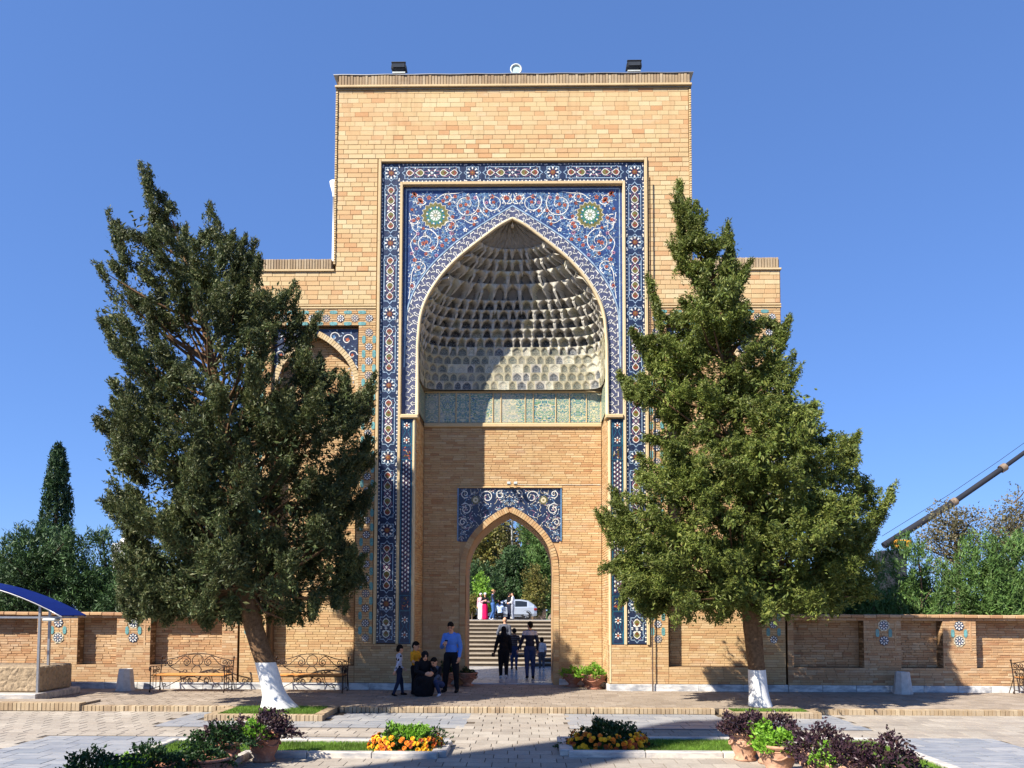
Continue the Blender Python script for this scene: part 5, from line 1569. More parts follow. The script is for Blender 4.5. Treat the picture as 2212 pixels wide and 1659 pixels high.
# small spire above the left pines
sp = thing('far_spire', 'thin pale spire tip above the pines on the left', 'spire', (-30.0, 40, 0))
MB().box(-1.2, 1.2, -1.2, 1.2, -.3, 7.0).build('tower', WHT, sp); MB().lathe([(1.3, 7.0), (.5, 8.2), (.25, 8.8), (.22, 9.4), (.05, 9.6), (.03, 10.9), (0, 11)], (0, 0, 0), 10).build('tip', WHT, sp)

# crane boom
cr = thing('crane', 'telescopic crane boom slanting up behind the trees on the right', 'crane', (26.0, 40, 0))
CG = mat_plain('boom_grey', lin(34, 37, 46), .9, .15, 2, .2); CY_ = mat_plain('crane_yellow', lin(214, 150, 40), .5, .15, 3)
CG.node_tree.nodes['Principled BSDF'].inputs['Metallic'].default_value = 0
p0, p1, p2, p3 = Vector((2.0, 0, 7.0)), Vector((7.45, 0, 10.38)), Vector((11.3, 0, 13.05)), Vector((19, 0, 18.6))
MB().tube([p0, p1], .27, 8).build('boom_section', CG, cr); MB().tube([p1 - (p1 - p0).normalized() * .2, p2], .22, 8).build('boom_section', CG, cr); MB().tube([p2, p3], .17, 8).build('boom_section', CG, cr)
for p in (p1, p2):
    d = (p1 - p0).normalized(); MB().tube([p - d * .22, p + d * .22], .32, 8).build('collar', mat_plain('collar_tan', lin(120, 104, 88), .7), cr)
MB().tube([p0 + Vector((-.1, 0, .75)), p1 + Vector((-.3, 0, .62)), p2 + Vector((-.3, 0, .55)), p3 + Vector((-.3, 0, .5))], .02, 5).build('cable', CG, cr)
c = MB().bbox(2.7, 4.0, -.5, .5, 6.75, 7.45, .12); c.build('cab', CY_, cr); MB().bbox(2.9, 3.5, -.53, -.45, 6.95, 7.35, .04).build('cab_window', mat_plain('cab_glass', lin(50, 60, 70), .1), cr)
MB().bbox(-3, 6, -1.3, 1.3, .9, 2.0, .1).bbox(1.6, 3.4, -.8, .8, 2.0, 6.6, .1).build('chassis', CG, cr)
for x in (-2, .2, 3.4, 5): MB().tube([(x, -1.4, .55), (x, 1.4, .55)], .6, 14).build('wheel', DARK, cr)
# ------------------------------------------------------------------ street furniture
IRON = mat_plain('wrought_iron', lin(52, 38, 32), .6, .3, 20, .3)
SLAT = mat_brick('bench_wood', [lin(206, 142, 78), lin(190, 124, 64), lin(214, 156, 92)], stain=.15, grain=30)
def spiral(cx, cz, r0, r1, a0, turns, n=18):
    return [(cx + (r0 + (r1 - r0) * t) * math.cos(a0 + turns * 2 * math.pi * t), cz + (r0 + (r1 - r0) * t) * math.sin(a0 + turns * 2 * math.pi * t)) for t in np.linspace(0, 1, n)]
def bench(loc, label, rz=0.0):
    """front faces -y, 1.8 m wide"""
    t = thing('bench', label, 'bench', loc, rz, 'wrought iron benches along the walls')
    h = .9
    for k, y in enumerate((-.44, -.34, -.24, -.14, -.04)):
        MB().bbox(-.88, .88, y, y + .085, .40, .43, .006).build('seat_slat', SLAT, t)
    yb = .03
    b = MB()
    T = lambda pts, r_=.011: b.tube([(x, yb + (z - .43) * .22, z) for x, z in pts], r_, 6)
    T([(-h, .60), (h, .60)])
    T(cat2([(-h, .73), (-.75, .765), (-.55, .80), (-.3, .88), (0, .91), (.3, .88), (.55, .80), (.75, .765), (h, .73)], 5), .012)
    T([(.135 * math.cos(a), .745 + .135 * math.sin(a)) for a in np.linspace(0, 6.2832, 25)])
    for s in (-1, 1):
        T([(s * x, z) for x, z in spiral(.27, .70, .105, .02, 2.0, 1.6)]); T([(s * x, z) for x, z in cat2([(.22, .79), (.32, .85), (.42, .78), (.55, .66), (.66, .61)], 5)])
        T([(s * x, z) for x, z in spiral(.68, .685, .075, .015, -1.8, 1.4)]); T([(s * x, z) for x, z in spiral(.82, .68, .07, .015, 4.6, -1.4)])
        T([(s * x, z) for x, z in cat2([(.70, .60), (.55, .52), (.35, .46), (.15, .45)], 5)]); T([(s * x, z) for x, z in cat2([(.05, .60), (.12, .52), (.10, .45)], 5)]); T([(s * x, z) for x, z in spiral(.28, .46, .06, .02, 0, .8)])
    b.build('backrest', IRON, t)
    for s in (-1, 1):
        e = MB(); X = s * .90
        for dx in (0,):
            e.tube([(X, -.50, 0), (X, -.47, .06), (X, -.47, .55), (X, -.47, .60)], .013, 6)
            e.tube([(X, .02, .0), (X, .05, .4), (X, .09, .62), (X, .13, .80)], .014, 6); e.ellip((X, .135, .815), (.025, .025, .03), 8, 5)
            e.tube([(X, -.54, .55), (X, -.52, .61), (X, -.45, .63), (X, -.2, .615), (X, .09, .60)], .013, 6)
            e.tube([(X, y, z) for y, z in spiral(-.50, .555, .05, .012, 1.5, 1.2)], .010, 6)
            e.tube([(X, -.47, .40), (X, .05, .40)], .012, 6); e.tube([(X, -.47, .08), (X, .03, .10)], .010, 6)
            e.tube([(X, -.33, .09), (X, -.33, .61)], .008, 6); e.tube([(X, -.18, .09), (X, -.18, .61)], .008, 6)
            e.tube([(X, y, z) for y, z in spiral(-.08, .51, .075, .015, 0, 1.4)], .009, 6); e.tube([(X, y, z) for y, z in spiral(-.26, .51, .06, .012, 3, 1.4)], .009, 6)
            e.tube([(X, y, z) for y, z in spiral(-.50, .03, .035, .01, -1.5, 1.1)], .010, 6); e.tube([(X, y, z) for y, z in spiral(.06, .03, .035, .01, 4.6, -1.1)], .010, 6)
            e.tube([(X, .05, .38), (X, .16, .15), (X, .24, .0)], .010, 6)
        e.build('end_frame', IRON, t)
    st = MB()
    for s in (-1, 1):
        st.tube([(s * x, -.28, z) for x, z in cat2([(.0, .40), (.2, .32), (.45, .20), (.6, .12)], 5) + spiral(.64, .165, .055, .015, -2.2, 1.3)[2:]], .009, 6)
    st.tube([(-.9, -.28, .38), (.9, -.28, .38)], .011, 6)
    st.build('stretcher', IRON, t)
    return t
bench((-7.82, -.42, 0), 'wrought iron bench with sunlit wooden seat, left of the whitewashed leaning trunk')
bench((-4.95, -.42, 0), 'wrought iron bench half in shade, between the leaning trunk and the portal')
bench((13.25, -.35, 0), 'wrought iron bench cut by the right picture edge')

CONC = mat_plain('concrete', lin(196, 190, 182), .9, .18, 10, bump=.4, spec=.2)
def litter_bin(loc, label):
    t = thing('litter_bin', label, 'bin', loc, R(12), 'concrete litter bins')
    MB().lathe([(.225, 0), (.225, .02), (.165, .52), (.16, .535), (.125, .535), (.12, .50), (.14, .08), (.0, .06)], (0, 0, 0), 8, smooth=False).build('body', CONC, t)
    MB().lathe([(.235, 0), (.235, .03), (.22, .04)], (0, 0, 0), 8, smooth=False).build('base', CONC, t)
litter_bin((-9.55, -.45, 0), 'white faceted concrete litter bin in the sun, left of the bench')
litter_bin((9.62, -.35, 0), 'grey faceted concrete litter bin in the tree shade, right wall')

# canopy and carved stone block at the left edge
cn = thing('canopy', 'blue translucent barrel canopy on thin steel posts over the stone block', 'canopy', (-12.88, -2.3, 0))
tb = NT('blue_polycarbonate'); tb.b.inputs['Base Color'].default_value = lin(16, 32, 116); tb.b.inputs['Roughness'].default_value = .4; tb.b.inputs['Specular IOR Level'].default_value = .15
tb.b.inputs['Alpha'].default_value = 1.0
trb = tb.n('ShaderNodeBsdfTranslucent'); trb.inputs['Color'].default_value = lin(20, 40, 130); mxs = tb.n('ShaderNodeMixShader'); mxs.inputs[0].default_value = .3
tb.l(tb.b.outputs[0], mxs.inputs[1]); tb.l(trb.outputs[0], mxs.inputs[2]); tb.l(mxs.outputs[0], tb.out.inputs['Surface'])
STEEL = mat_plain('galvanised_steel', lin(150, 152, 156), .4, .15, 8, .7)
def arc(x): return 1.86 + .82 * max(0, 1 - (x / 3.0) ** 2)
xs = np.linspace(-3.0, 3.0, 21); y0c, y1c = -.35, .62
for k in range(5):
    q = MB(); seg = xs[4 * k:4 * k + 5]
    q.add([(x, y, arc(x) + dz) for x in seg for (y, dz) in ((y0c, 0), (y1c, 0), (y0c, .012), (y1c, .012))], [f for i in range(len(seg) - 1) for f in ((4 * i, 4 * i + 1, 4 * i + 5, 4 * i + 4), (4 * i + 2, 4 * i + 6, 4 * i + 7, 4 * i + 3), (4 * i, 4 * i + 4, 4 * i + 6, 4 * i + 2), (4 * i + 1, 4 * i + 3, 4 * i + 7, 4 * i + 5))], 0)
    q.build('roof_sheet', tb.m, cn)
for y in (y0c + .02, .13, y1c - .02): MB().tube([(x, y, arc(x) - .025) for x in xs], .018, 6).build('roof_rib', STEEL, cn)
for x in (-2.95, -1.5, 0, 1.5, 2.95): MB().tube([(x, y0c, arc(x) - .03), (x, y1c, arc(x) - .03)], .014, 6).build('purlin', STEEL, cn)
for (x, y) in ((2.38, -.12), (2.25, .45), (-2.38, -.12), (-2.25, .45)):
    MB().box(x - .025, x + .025, y - .025, y + .025, 0, arc(x) - .03).build('post', STEEL, cn)
for y in (-.12, .45): MB().box(-2.9, 2.9, y - .02, y + .02, 1.80, 1.84).build('tie_beam', STEEL, cn)
MB().bbox(2.5, 2.8, -.25, -.05, 1.74, 1.80, .02).build('lamp', PALE, cn)
sb = thing('stone_block', 'carved stone block on a stone slab under the blue canopy', 'stone block', (-12.2, -2.1, 0))
def mat_carved():
    t = NT('carved_stone'); p = t.pos()
    mp = t.n('ShaderNodeMapping'); t.l(p, mp.inputs['Vector']); mp.inputs['Scale'].default_value = (1.0, 1.0, 1.0)
    v = t.n('ShaderNodeTexVoronoi'); v.inputs['Scale'].default_value = 7.0; v.feature = 'DISTANCE_TO_EDGE'; t.l(mp.outputs[0], v.inputs['Vector'])
    n = t.noise(p, 11.0, 5.0, .7)
    t.l(t.ramp(n, [(.3, lin(124, 108, 86)), (.7, lin(168, 148, 120))]), t.b.inputs['Base Color']); t.b.inputs['Roughness'].default_value = .9
    t.bump(t.math('ADD', t.math('MULTIPLY', v.outputs['Distance'], 2.0), n), .9, .03)
    return t.m
MB().bbox(-3.6, 1.72, -.32, .95, .16, .72, .03).build('block', mat_carved(), sb)
for k in range(-2, 3): MB().bbox(-1.95 + 1.27 * k, -.69 + 1.27 * k, -.62, 1.1, 0, .15, .012).build('base_slab', KERB, sb)
q = []; x = -2.3
while x < 3.3: q.append((x, -.02, .078, .16)); x += .088
lay('brick', q, plane(-1.42), BRICK_EDGE, sb, .25, 70, None, .006)
MB().box(-2.3, 3.28, -1.40, -.6, -.12, .045).build('brick_step', TERRACE_PAVER, sb)

# ------------------------------------------------------------------ pots and plants
def mat_terra(name, c1, c2):
    t = NT(name); p = t.pos(); n = t.noise(p, 9, 5, .7)
    c = t.ramp(n, [(.3, c1), (.7, c2)])
    lime = t.ramp(t.noise(p, 4.0, 6, .75), [(.55, g3(0)), (.75, g3(.6))])
    c = t.mix(lime, c, lin(206, 178, 150)); t.l(c, t.b.inputs['Base Color']); t.b.inputs['Roughness'].default_value = .85
    w = t.n('ShaderNodeTexVoronoi'); w.inputs['Scale'].default_value = 14.0; t.l(p, w.inputs['Vector'])
    t.bump(t.math('ADD', w.outputs['Distance'], n), .45, .02)
    return t.m
TERRA = mat_terra('terracotta', lin(146, 94, 72), lin(168, 116, 92)); TERRA2 = mat_terra('pale_terracotta', lin(164, 122, 96), lin(184, 146, 118))
BASIL = mat_leaf('basil_leaf', [lin(110, 158, 44), lin(132, 178, 56), lin(92, 138, 40), lin(146, 186, 70)], (.8, 1.2), 6.0, .35, .45)
PURPLE = mat_leaf('purple_leaf', [lin(56, 38, 48), lin(72, 50, 58), lin(46, 32, 42), lin(84, 66, 58)], (.7, 1.2), 5.0, .12, .4)
DKGREEN = mat_leaf('dark_leaf', [lin(38, 62, 30), lin(50, 78, 36), lin(30, 50, 26)], (.7, 1.2), 5.0, .2, .45)  # dark green leaf; its depth also stands for shade on left pots and bowls
def mound(name, label, loc, rx, ry, h, mat, n, lsz, seed, cat='plant', z0=.0, parent=None, group=None, shape=.9):
    r_ = np.random.default_rng(seed)
    d = unit(r_.normal(size=(n, 3))); d[:, 2] = np.abs(d[:, 2])
    q = r_.uniform(.55, 1.0, n) ** .5
    lump = 1 + .20 * np.sin(d[:, 0] * 6 + seed) + .16 * np.sin(d[:, 1] * 8 + 2 * seed) + .16 * np.sin(d[:, 2] * 9 + d[:, 0] * 7 + seed) + np.where(r_.random(n) < .06, r_.uniform(0, .3, n), 0)
    C = d * (q * lump)[:, None] * np.array([rx, ry, h]); C[:, 2] = C[:, 2] * shape + z0
    A = unit(d * .7 + r_.normal(size=(n, 3)) * .6 + np.array([0, 0, .15]))
    s = r_.uniform(.6, 1.3, n)
    V, F = leaves(C, A, s * lsz[0], s * lsz[1], r_)
    return V, F
def potted(loc, r, h, plants, label, seed, terra=TERRA, group='potted plants', bowl=False):
    t = thing('potted_plant', label, 'potted plant', loc, 0, group)
    if bowl: prof = [(.0, 0), (r * .62, 0), (r * .62, .035), (r * .40, .06), (r * .42, .09), (r * .8, h * .55), (r * .98, h * .8), (r * 1.0, h * .88), (r * 1.05, h * .90), (r * 1.05, h), (r * .93, h), (r * .9, h * .9), (0, h * .86)]
    else: prof = [(0, 0), (r * .70, 0), (r * .72, .03), (r * .60, .06), (r * .88, h * .45), (r * .98, h * .75), (r * .92, h * .86), (r * 1.08, h * .90), (r * 1.10, h), (r * .95, h), (r * .92, h * .9), (0, h * .85)]
    MB().lathe(prof, (0, 0, 0), 28).build('pot', terra, t)
    # garland in relief
    gr = MB()
    for k in range(5):
        a0 = k * 2 * math.pi / 5
        gr.tube([(r * .99 * math.cos(a0 + u * 1.2), r * .99 * math.sin(a0 + u * 1.2), h * (.72 - .16 * math.sin(math.pi * u))) for u in np.linspace(0, 1, 9)], .014, 5)
    gr.tube([(r * .97 * math.cos(a), r * .97 * math.sin(a), h * .80) for a in np.linspace(0, 2 * math.pi, 25)], .010, 5)
    gr.build('garland', terra, t)
    for k, (dx, dy, z, rx, ry, hh, mat, n, lsz) in enumerate(plants):
        V, F = mound('', '', None, rx, ry, hh, mat, n, lsz, seed * 13 + k, z0=h * .8 + z); V[:, 0] += dx; V[:, 1] += dy
        o = np_mesh('foliage', V, F, mat, t)
    return t
B_, Pp, D_ = BASIL, PURPLE, DKGREEN
LS, LP = (.055, .034), (.06, .032)
# beside the doorway
potted((1.62, .95, 0), .27, .36, [(0, 0, 0, .28, .28, .26, B_, 900, LS)], 'terracotta bowl of bright green basil, left one right of the doorway', 1, bowl=True, group='bowls beside the doorway')
potted((2.14, .42, 0), .32, .38, [(0, 0, 0, .36, .34, .36, B_, 1300, LS)], 'larger terracotta bowl of basil standing in front, at the right jamb', 2, bowl=True, group='bowls beside the doorway')
potted((2.02, .95, 0), .27, .36, [(0, 0, 0, .26, .26, .24, B_, 600, LS)], 'terracotta bowl half hidden behind the larger basil bowl', 3, bowl=True, group='bowls beside the doorway')
potted((-1.72, .9, 0), .28, .38, [(0, 0, 0, .32, .3, .34, D_, 900, LS)], 'dark shaded bowl of leaves behind the man in blue', 4, bowl=True, group='bowls beside the doorway')
potted((-1.18, 1.05, 0), .27, .36, [(0, 0, 0, .22, .22, .2, D_, 500, LS)], 'small shaded bowl at the left door jamb', 5, bowl=True, group='bowls beside the doorway')
# row in front on the right
rowR = [((3.50, -8.28, LOW), .22, .40, [(-.02, 0, .04, .34, .32, .34, Pp, 1500, LP), (.12, -.26, .06, .15, .13, .24, B_, 260, LS)], 'pale pot with dark purple foliage, farthest of the right row'),
        ((3.78, -8.50, LOW), .22, .40, [(.05, 0, .04, .36, .32, .34, Pp, 1500, LP), (-.14, -.26, .10, .13, .12, .22, B_, 240, LS)], 'pale pot with purple foliage and a lime sprig, second of the right row'),
        ((3.66, -9.25, LOW), .24, .40, [(0, 0, .0, .29, .27, .25, B_, 1200, (.07, .04))], 'carved pale pot of lime green basil in the right row'),
        ((4.02, -9.75, LOW), .24, .40, [(0, 0, .05, .36, .34, .36, Pp, 1500, LP), (.0, -.26, .02, .16, .12, .24, B_, 200, LS)], 'pot with purple and lime foliage before the basil pot, right row'),
        ((4.00, -10.45, LOW), .24, .40, [(.0, 0, .02, .38, .34, .34, Pp, 1500, LP), (-.25, -.1, .05, .15, .14, .22, B_, 200, LS)], 'pot with purple foliage at the bottom edge, right row'),
        ((4.42, -10.75, LOW), .24, .40, [(0, 0, .08, .30, .30, .40, Pp, 1000, LP), (.05, -.1, -.02, .38, .3, .22, D_, 700, LS)], 'pot with tall purple stems over dark green leaves, nearest of the right row')]
for k, (loc, r_p, h_p, pl, lab) in enumerate(rowR): potted(loc, r_p, h_p, pl, lab, 11 + k, TERRA2, 'pots in a row before the right lawn')
rowL = [((-3.34, -8.58, LOW), .22, .40, [(.05, 0, .02, .42, .36, .38, Pp, 1900, LP), (-.06, -.28, .04, .20, .16, .28, B_, 480, LS)], 'pot with purple foliage and lime sprig before the leaning trunk, left row'),
        ((-3.70, -9.2, LOW), .23, .38, [(0, 0, .0, .40, .34, .32, D_, 1500, LS), (-.1, .1, .08, .28, .25, .24, Pp, 600, LP)], 'pot of dark green leaves, second of the left row'),
        ((-3.62, -9.85, LOW), .27, .30, [(-.05, 0, -.03, .34, .30, .26, D_, 1100, LS)], 'broad dark pot of green leaves at the bottom edge, left row'),
        ((-4.08, -10.35, LOW), .24, .30, [(0, 0, .0, .40, .34, .30, D_, 1300, LS), (-.2, -.15, .02, .18, .16, .2, B_, 260, LS)], 'pot of leaves with a lime patch at the bottom edge, left row'),
        ((-4.38, -11.0, LOW), .26, .32, [(0, 0, .0, .44, .36, .32, D_, 1700, LP), (.26, -.1, 0, .16, .14, .2, B_, 240, LS)], 'pot of foliage darkened to look shaded at the bottom left, nearest of the left row')]
for k, (loc, r_p, h_p, pl, lab) in enumerate(rowL): potted(loc, r_p, h_p, pl, lab, 31 + k, TERRA, 'pots in a row before the left lawn')

# marigold mounds
YEL = mat_plain('marigold_yellow', lin(236, 176, 28), .7, .25, 60); ORA = mat_plain('marigold_orange', lin(222, 122, 26), .7, .25, 60); BRZ = mat_plain('marigold_bronze', lin(168, 74, 28), .7, .25, 60)
def bloom_mesh(mat):
    q = MB()
    for ring, (rad, n, z, tilt) in enumerate([(.036, 9, .0, .25), (.026, 8, .010, .6), (.014, 6, .018, 1.0)]):
        for k in range(n):
            a = 2 * math.pi * k / n + ring * .4; ca, sa = math.cos(a), math.sin(a); w = rad * .42
            q.add([(0, 0, z), (ca * rad * .7 - sa * w, sa * rad * .7 + ca * w, z + rad * tilt * .7), (ca * rad, sa * rad, z + rad * tilt), (ca * rad * .7 + sa * w, sa * rad * .7 - ca * w, z + rad * tilt * .7)], [(0, 3, 2, 1)])
    o = q.build('bloom', mat); me = o.data; bpy.data.objects.remove(o); return me
BLOOM = [bloom_mesh(YEL), bloom_mesh(ORA), bloom_mesh(BRZ)]
def marigolds(loc, rx, ry, h, label, seed, top):
    t = thing('marigold_clump', label, 'flowers', loc, 0, 'marigold clumps at the lawn corners')
    V, F = mound('', '', None, rx * .95, ry * .95, h * .92, DKGREEN, 2600, (.06, .026), seed); np_mesh('foliage', V, F, DKGREEN, t)
    V, F = mound('', '', None, rx * .66, ry * .7, h * .62, top, 2000, (.055, .028), seed + 1, z0=h * .40); np_mesh('foliage', V, F, top, t)['label'] = 'leafy green top of the clump'
    rs = random.Random(seed)
    for k in range(120):
        a = rs.uniform(0, 2 * math.pi); e = rs.uniform(.0, .62)
        if rs.random() < .3: a = rs.uniform(math.pi * 1.0, 2 * math.pi)
        d = Vector((math.cos(a) * math.cos(e), math.sin(a) * math.cos(e), math.sin(e)))
        o = bpy.data.objects.new('flower', BLOOM[rs.choice([0, 0, 0, 1, 1, 2])]); link(o, t)
        o.location = (d.x * rx * 1.0, d.y * ry * 1.0, d.z * h * .92 + .02)
        n = Vector((d.x / rx, d.y / ry, d.z / h + .3)).normalized()
        o.rotation_euler = n.to_track_quat('Z', 'Y').to_euler(); s = rs.uniform(.8, 1.35); o.scale = (s, s, s)
marigolds((-1.46, -7.74, LOW + .02), .56, .40, .38, 'low clump of orange marigolds with a bright green leafy top, left bed', 3, BASIL)
marigolds((1.62, -7.46, LOW + .02), .62, .46, .42, 'low clump of marigolds with a shade-toned leafy top, right bed', 8, DKGREEN)  # right top takes the dark leaf colour in place of a shadow

# the minaret behind the camera whose shadow crosses the court
SLEN = 27.0
Dg = Vector((SUN_DIR.x, SUN_DIR.y, 0)).normalized(); tip = Vector((4.95, -4.35, LOW)); hgt = SLEN * math.tan(R(SUN_EL))
base = tip - Dg * SLEN
mn = thing('minaret', 'round brick minaret behind the viewer, shading the court', 'minaret', (base.x, base.y, LOW))
MB().lathe([(2.5, -.2), (2.5, .6), (2.35, .7), (.82, hgt * .86), (.76, hgt * .88)], (0, 0, 0), 40).build('shaft', BRICK_BIG, mn)
MB().lathe([(.76, hgt * .88), (.95, hgt * .90), (1.02, hgt * .93), (1.02, hgt * .945), (.8, hgt * .95), (.72, hgt * .97), (.5, hgt * .99), (0, hgt)], (0, 0, 0), 40).build('cornice', G['turq'], mn)
# ------------------------------------------------------------------ people
SKIN = mat_plain('skin', lin(198, 148, 118), .6, .08, 30)
def cloth(name, col, var=.25): return mat_plain(name, col, .9, var, 16, spec=.15, bump=.8)
HAIR = cloth('black_hair', lin(24, 20, 18)); GREYH = cloth('grey_hair', lin(150, 146, 140)); FEAT = cloth('eyes_brows', lin(36, 24, 20)); LIPS = cloth('lips', lin(150, 84, 74))
def seg_d(p, a, b, r0, r1):
    ab = b - a; t = np.clip(((p - a) @ ab) / max(1e-9, ab @ ab), 0, 1)
    return np.linalg.norm(p - (a + t[:, None] * ab), axis=1) - (r0 + (r1 - r0) * t)
class Body:
    """collects overlapping tapered limbs and ellipsoids; fuse() turns them into one continuous skin"""
    def __init__(s): s.parts = []
    def cap(s, lab, a, b, r0, r1): s.parts.append(('c', lab, Vector(a), Vector(b), r0, r1))
    def ell(s, lab, c, r, M=None): s.parts.append(('e', lab, Vector(c), tuple(r), M or Matrix.Identity(3)))
    def fuse(s, name, vox, mats, parent, rule):
        q = MB()
        for p in s.parts:
            if p[0] == 'c':
                a, b, r0, r1 = p[2:]; n = 12; d = (b - a); L = d.length
                d = d.normalized() if L > 1e-6 else Vector((0, 0, 1)); u = d.orthogonal().normalized(); v = d.cross(u)
                rows = []
                for i in range(4): t = -math.pi / 2 + i * math.pi / 8; rows.append((a + d * math.sin(t) * r0, math.cos(t) * r0))
                rows.append((a, r0)); rows.append((b, r1))
                for i in range(1, 5): t = i * math.pi / 8; rows.append((b + d * math.sin(t) * r1, math.cos(t) * r1))
                vs = []
                for c, rr in rows: vs += [c + (u * math.cos(2 * math.pi * k / n) + v * math.sin(2 * math.pi * k / n)) * max(rr, 1e-4) for k in range(n)]
                fs = [(i * n + k, i * n + (k + 1) % n, (i + 1) * n + (k + 1) % n, (i + 1) * n + k) for i in range(len(rows) - 1) for k in range(n)]
                fs.append(tuple(range(n - 1, -1, -1))); fs.append(tuple((len(rows) - 1) * n + k for k in range(n)))
                q.add(vs, fs)
            else: q.ellip(p[2], p[3], 14, 10, 0, p[4])
        o = q.build(name, mats, None, True)
        m = o.modifiers.new('r', 'REMESH'); m.mode = 'VOXEL'; m.voxel_size = vox
        m2 = o.modifiers.new('s', 'SMOOTH'); m2.factor = .5; m2.iterations = 3
        dg = bpy.context.evaluated_depsgraph_get(); ev = o.evaluated_get(dg)
        me = bpy.data.meshes.new_from_object(ev); o.modifiers.clear(); old = o.data; o.data = me; me.name = name
        n = len(me.polygons); c = np.zeros(n * 3, np.float32); me.polygons.foreach_get('center', c); c = c.reshape(-1, 3).astype(float)
        best = np.full(n, 1e9); lab = np.zeros(n, int); names = []
        for p in s.parts:
            if p[1] not in names: names.append(p[1])
            if p[0] == 'c': d = seg_d(c, np.array(p[2]), np.array(p[3]), p[4], p[5])
            else:
                l = (c - np.array(p[2])) @ np.array(p[4]); d = (np.linalg.norm(l / np.array(p[3]), axis=1) - 1) * min(p[3])
            k = d < best; best[k] = d[k]; lab[k] = names.index(p[1])
        idx = np.array([rule(names[lab[i]], c[i]) for i in range(n)], np.int32)
        me.polygons.foreach_set('material_index', idx); me.polygons.foreach_set('use_smooth', np.ones(n, bool)); me.update()
        bpy.data.meshes.remove(old)
        o.parent = parent
        return o
def person(label, loc, rz, h, wear, pose=None, vox=.0115, head=1.0, loose=1.0, group=None, extra=None, hairstyle='short', headturn=(0, 0)):
    """wear: dict label -> material; pose: joint -> (x, y, z) in units of h, person faces +y"""
    t = thing('person', label, 'person', loc, rz, group)
    J = dict(P=(0, 0, .525), W=(0, 0, .61), C=(0, 0, .735), N=(0, -.005, .83), H=(0, .012, .925),
             lS=(-.096, 0, .795), lE=(-.122, -.015, .63), lW=(-.125, .03, .485), rS=(.096, 0, .795), rE=(.122, -.015, .63), rW=(.125, .03, .485),
             lL=(-.05, 0, .51), lK=(-.056, .012, .285), lA=(-.058, -.012, .045), rL=(.05, 0, .51), rK=(.056, .012, .285), rA=(.058, -.012, .045))
    J.update(pose or {})
    J = {k: Vector(v) * h for k, v in J.items()}
    B = Body(); L = loose
    sp = (J['N'] - J['P']).normalized(); side = Vector((1, 0, 0)); side = (side - sp * side.dot(sp)).normalized(); fw = sp.cross(side) * -1
    M = Matrix((side, -fw if False else sp.cross(side), sp)).transposed()
    B.ell('hips', J['P'], (.088 * h * L, .066 * h * L, .07 * h), M); B.ell('torso', J['W'], (.084 * h * L, .060 * h * L, .10 * h), M)
    B.ell('torso', J['C'], (.090 * h * L, .064 * h * L, .105 * h), M); B.cap('torso', J['lS'].lerp(J['C'], .2), J['rS'].lerp(J['C'], .2), .036 * h, .036 * h); B.cap('torso', J['lS'].lerp(J['N'], .25), J['N'], .026 * h, .03 * h); B.cap('torso', J['rS'].lerp(J['N'], .25), J['N'], .026 * h, .03 * h)
    B.cap('neck', J['N'] - sp * .02 * h, J['H'] - Vector((0, 0, .02 * h)), .032 * h, .03 * h)
    for s in 'lr':
        B.cap('uarm', J[s + 'S'], J[s + 'E'], .036 * h * L, .031 * h * L); B.cap('farm', J[s + 'E'], J[s + 'W'], .031 * h * L, .021 * h * L)
        d = (J[s + 'W'] - J[s + 'E']).normalized(); sg = -1 if s == 'l' else 1
        inn = Vector((-sg, 0, 0)); inn = (inn - d * inn.dot(d));
        if inn.length < .1: inn = Vector((0, 1, 0)) - d * d.y
        inn.normalize(); w = d.cross(inn).normalized()                       # w: across the knuckles
        if w.y < 0: w = -w
        w0 = J[s + 'W']; B.cap('hand', w0, w0 + d * .045 * h, .017 * h, .02 * h)
        B.cap('hand', w0 + d * .03 * h + w * .012 * h, w0 + d * .05 * h + w * .014 * h, .013 * h, .011 * h)
        for k, (o_, ln) in enumerate([(.021, .046), (.007, .052), (-.007, .048), (-.020, .038)]):
            a = w0 + d * .052 * h + w * o_ * h; b = a + d * ln * .5 * h + inn * .008 * h; c = b + d * ln * .4 * h + inn * .022 * h
            B.cap('hand', a, b, .0070 * h, .0066 * h); B.cap('hand', b, c, .0066 * h, .0056 * h)
        a = w0 + d * .018 * h + w * .016 * h; b = a + d * .025 * h + w * .02 * h + inn * .01 * h; B.cap('hand', a, b, .0085 * h, .0075 * h); B.cap('hand', b, b + d * .026 * h + inn * .006 * h, .0075 * h, .006 * h)
        B.cap('thigh', J[s + 'L'], J[s + 'K'], .060 * h * L, .044 * h * L); B.cap('shin', J[s + 'K'], J[s + 'A'], .042 * h * L, .028 * h * L)
        an = J[s + 'A']; kd = (J[s + 'A'] - J[s + 'K']).normalized(); f = Vector((0, 1, 0)); f = Vector((sg * .12, 1, -.12 if kd.y > -.3 else -.55)).normalized()
        B.cap('shoe', an + f * (-.018 * h) - Vector((0, 0, .018 * h)), an + f * .085 * h - Vector((0, 0, .020 * h)), .027 * h, .021 * h)
    # head
    hh = h * head; hp = J['H']; yaw, pit = headturn
    HM = Matrix.Rotation(yaw, 3, 'Z') @ Matrix.Rotation(pit, 3, 'X')
    def hl(x, y, z): return hp + HM @ Vector((x, y, z)) * hh
    B.ell('head', hl(0, 0, .008), (.044 * hh, .054 * hh, .058 * hh), HM); B.ell('head', hl(0, .016, -.032), (.032 * hh, .036 * hh, .034 * hh), HM)
    B.cap('head', hl(0, .052, .004), hl(0, .062, -.014), .006 * hh, .008 * hh)
    for s in (-1, 1): B.ell('head', hl(s * .045, -.004, -.004), (.008 * hh, .014 * hh, .02 * hh), HM)
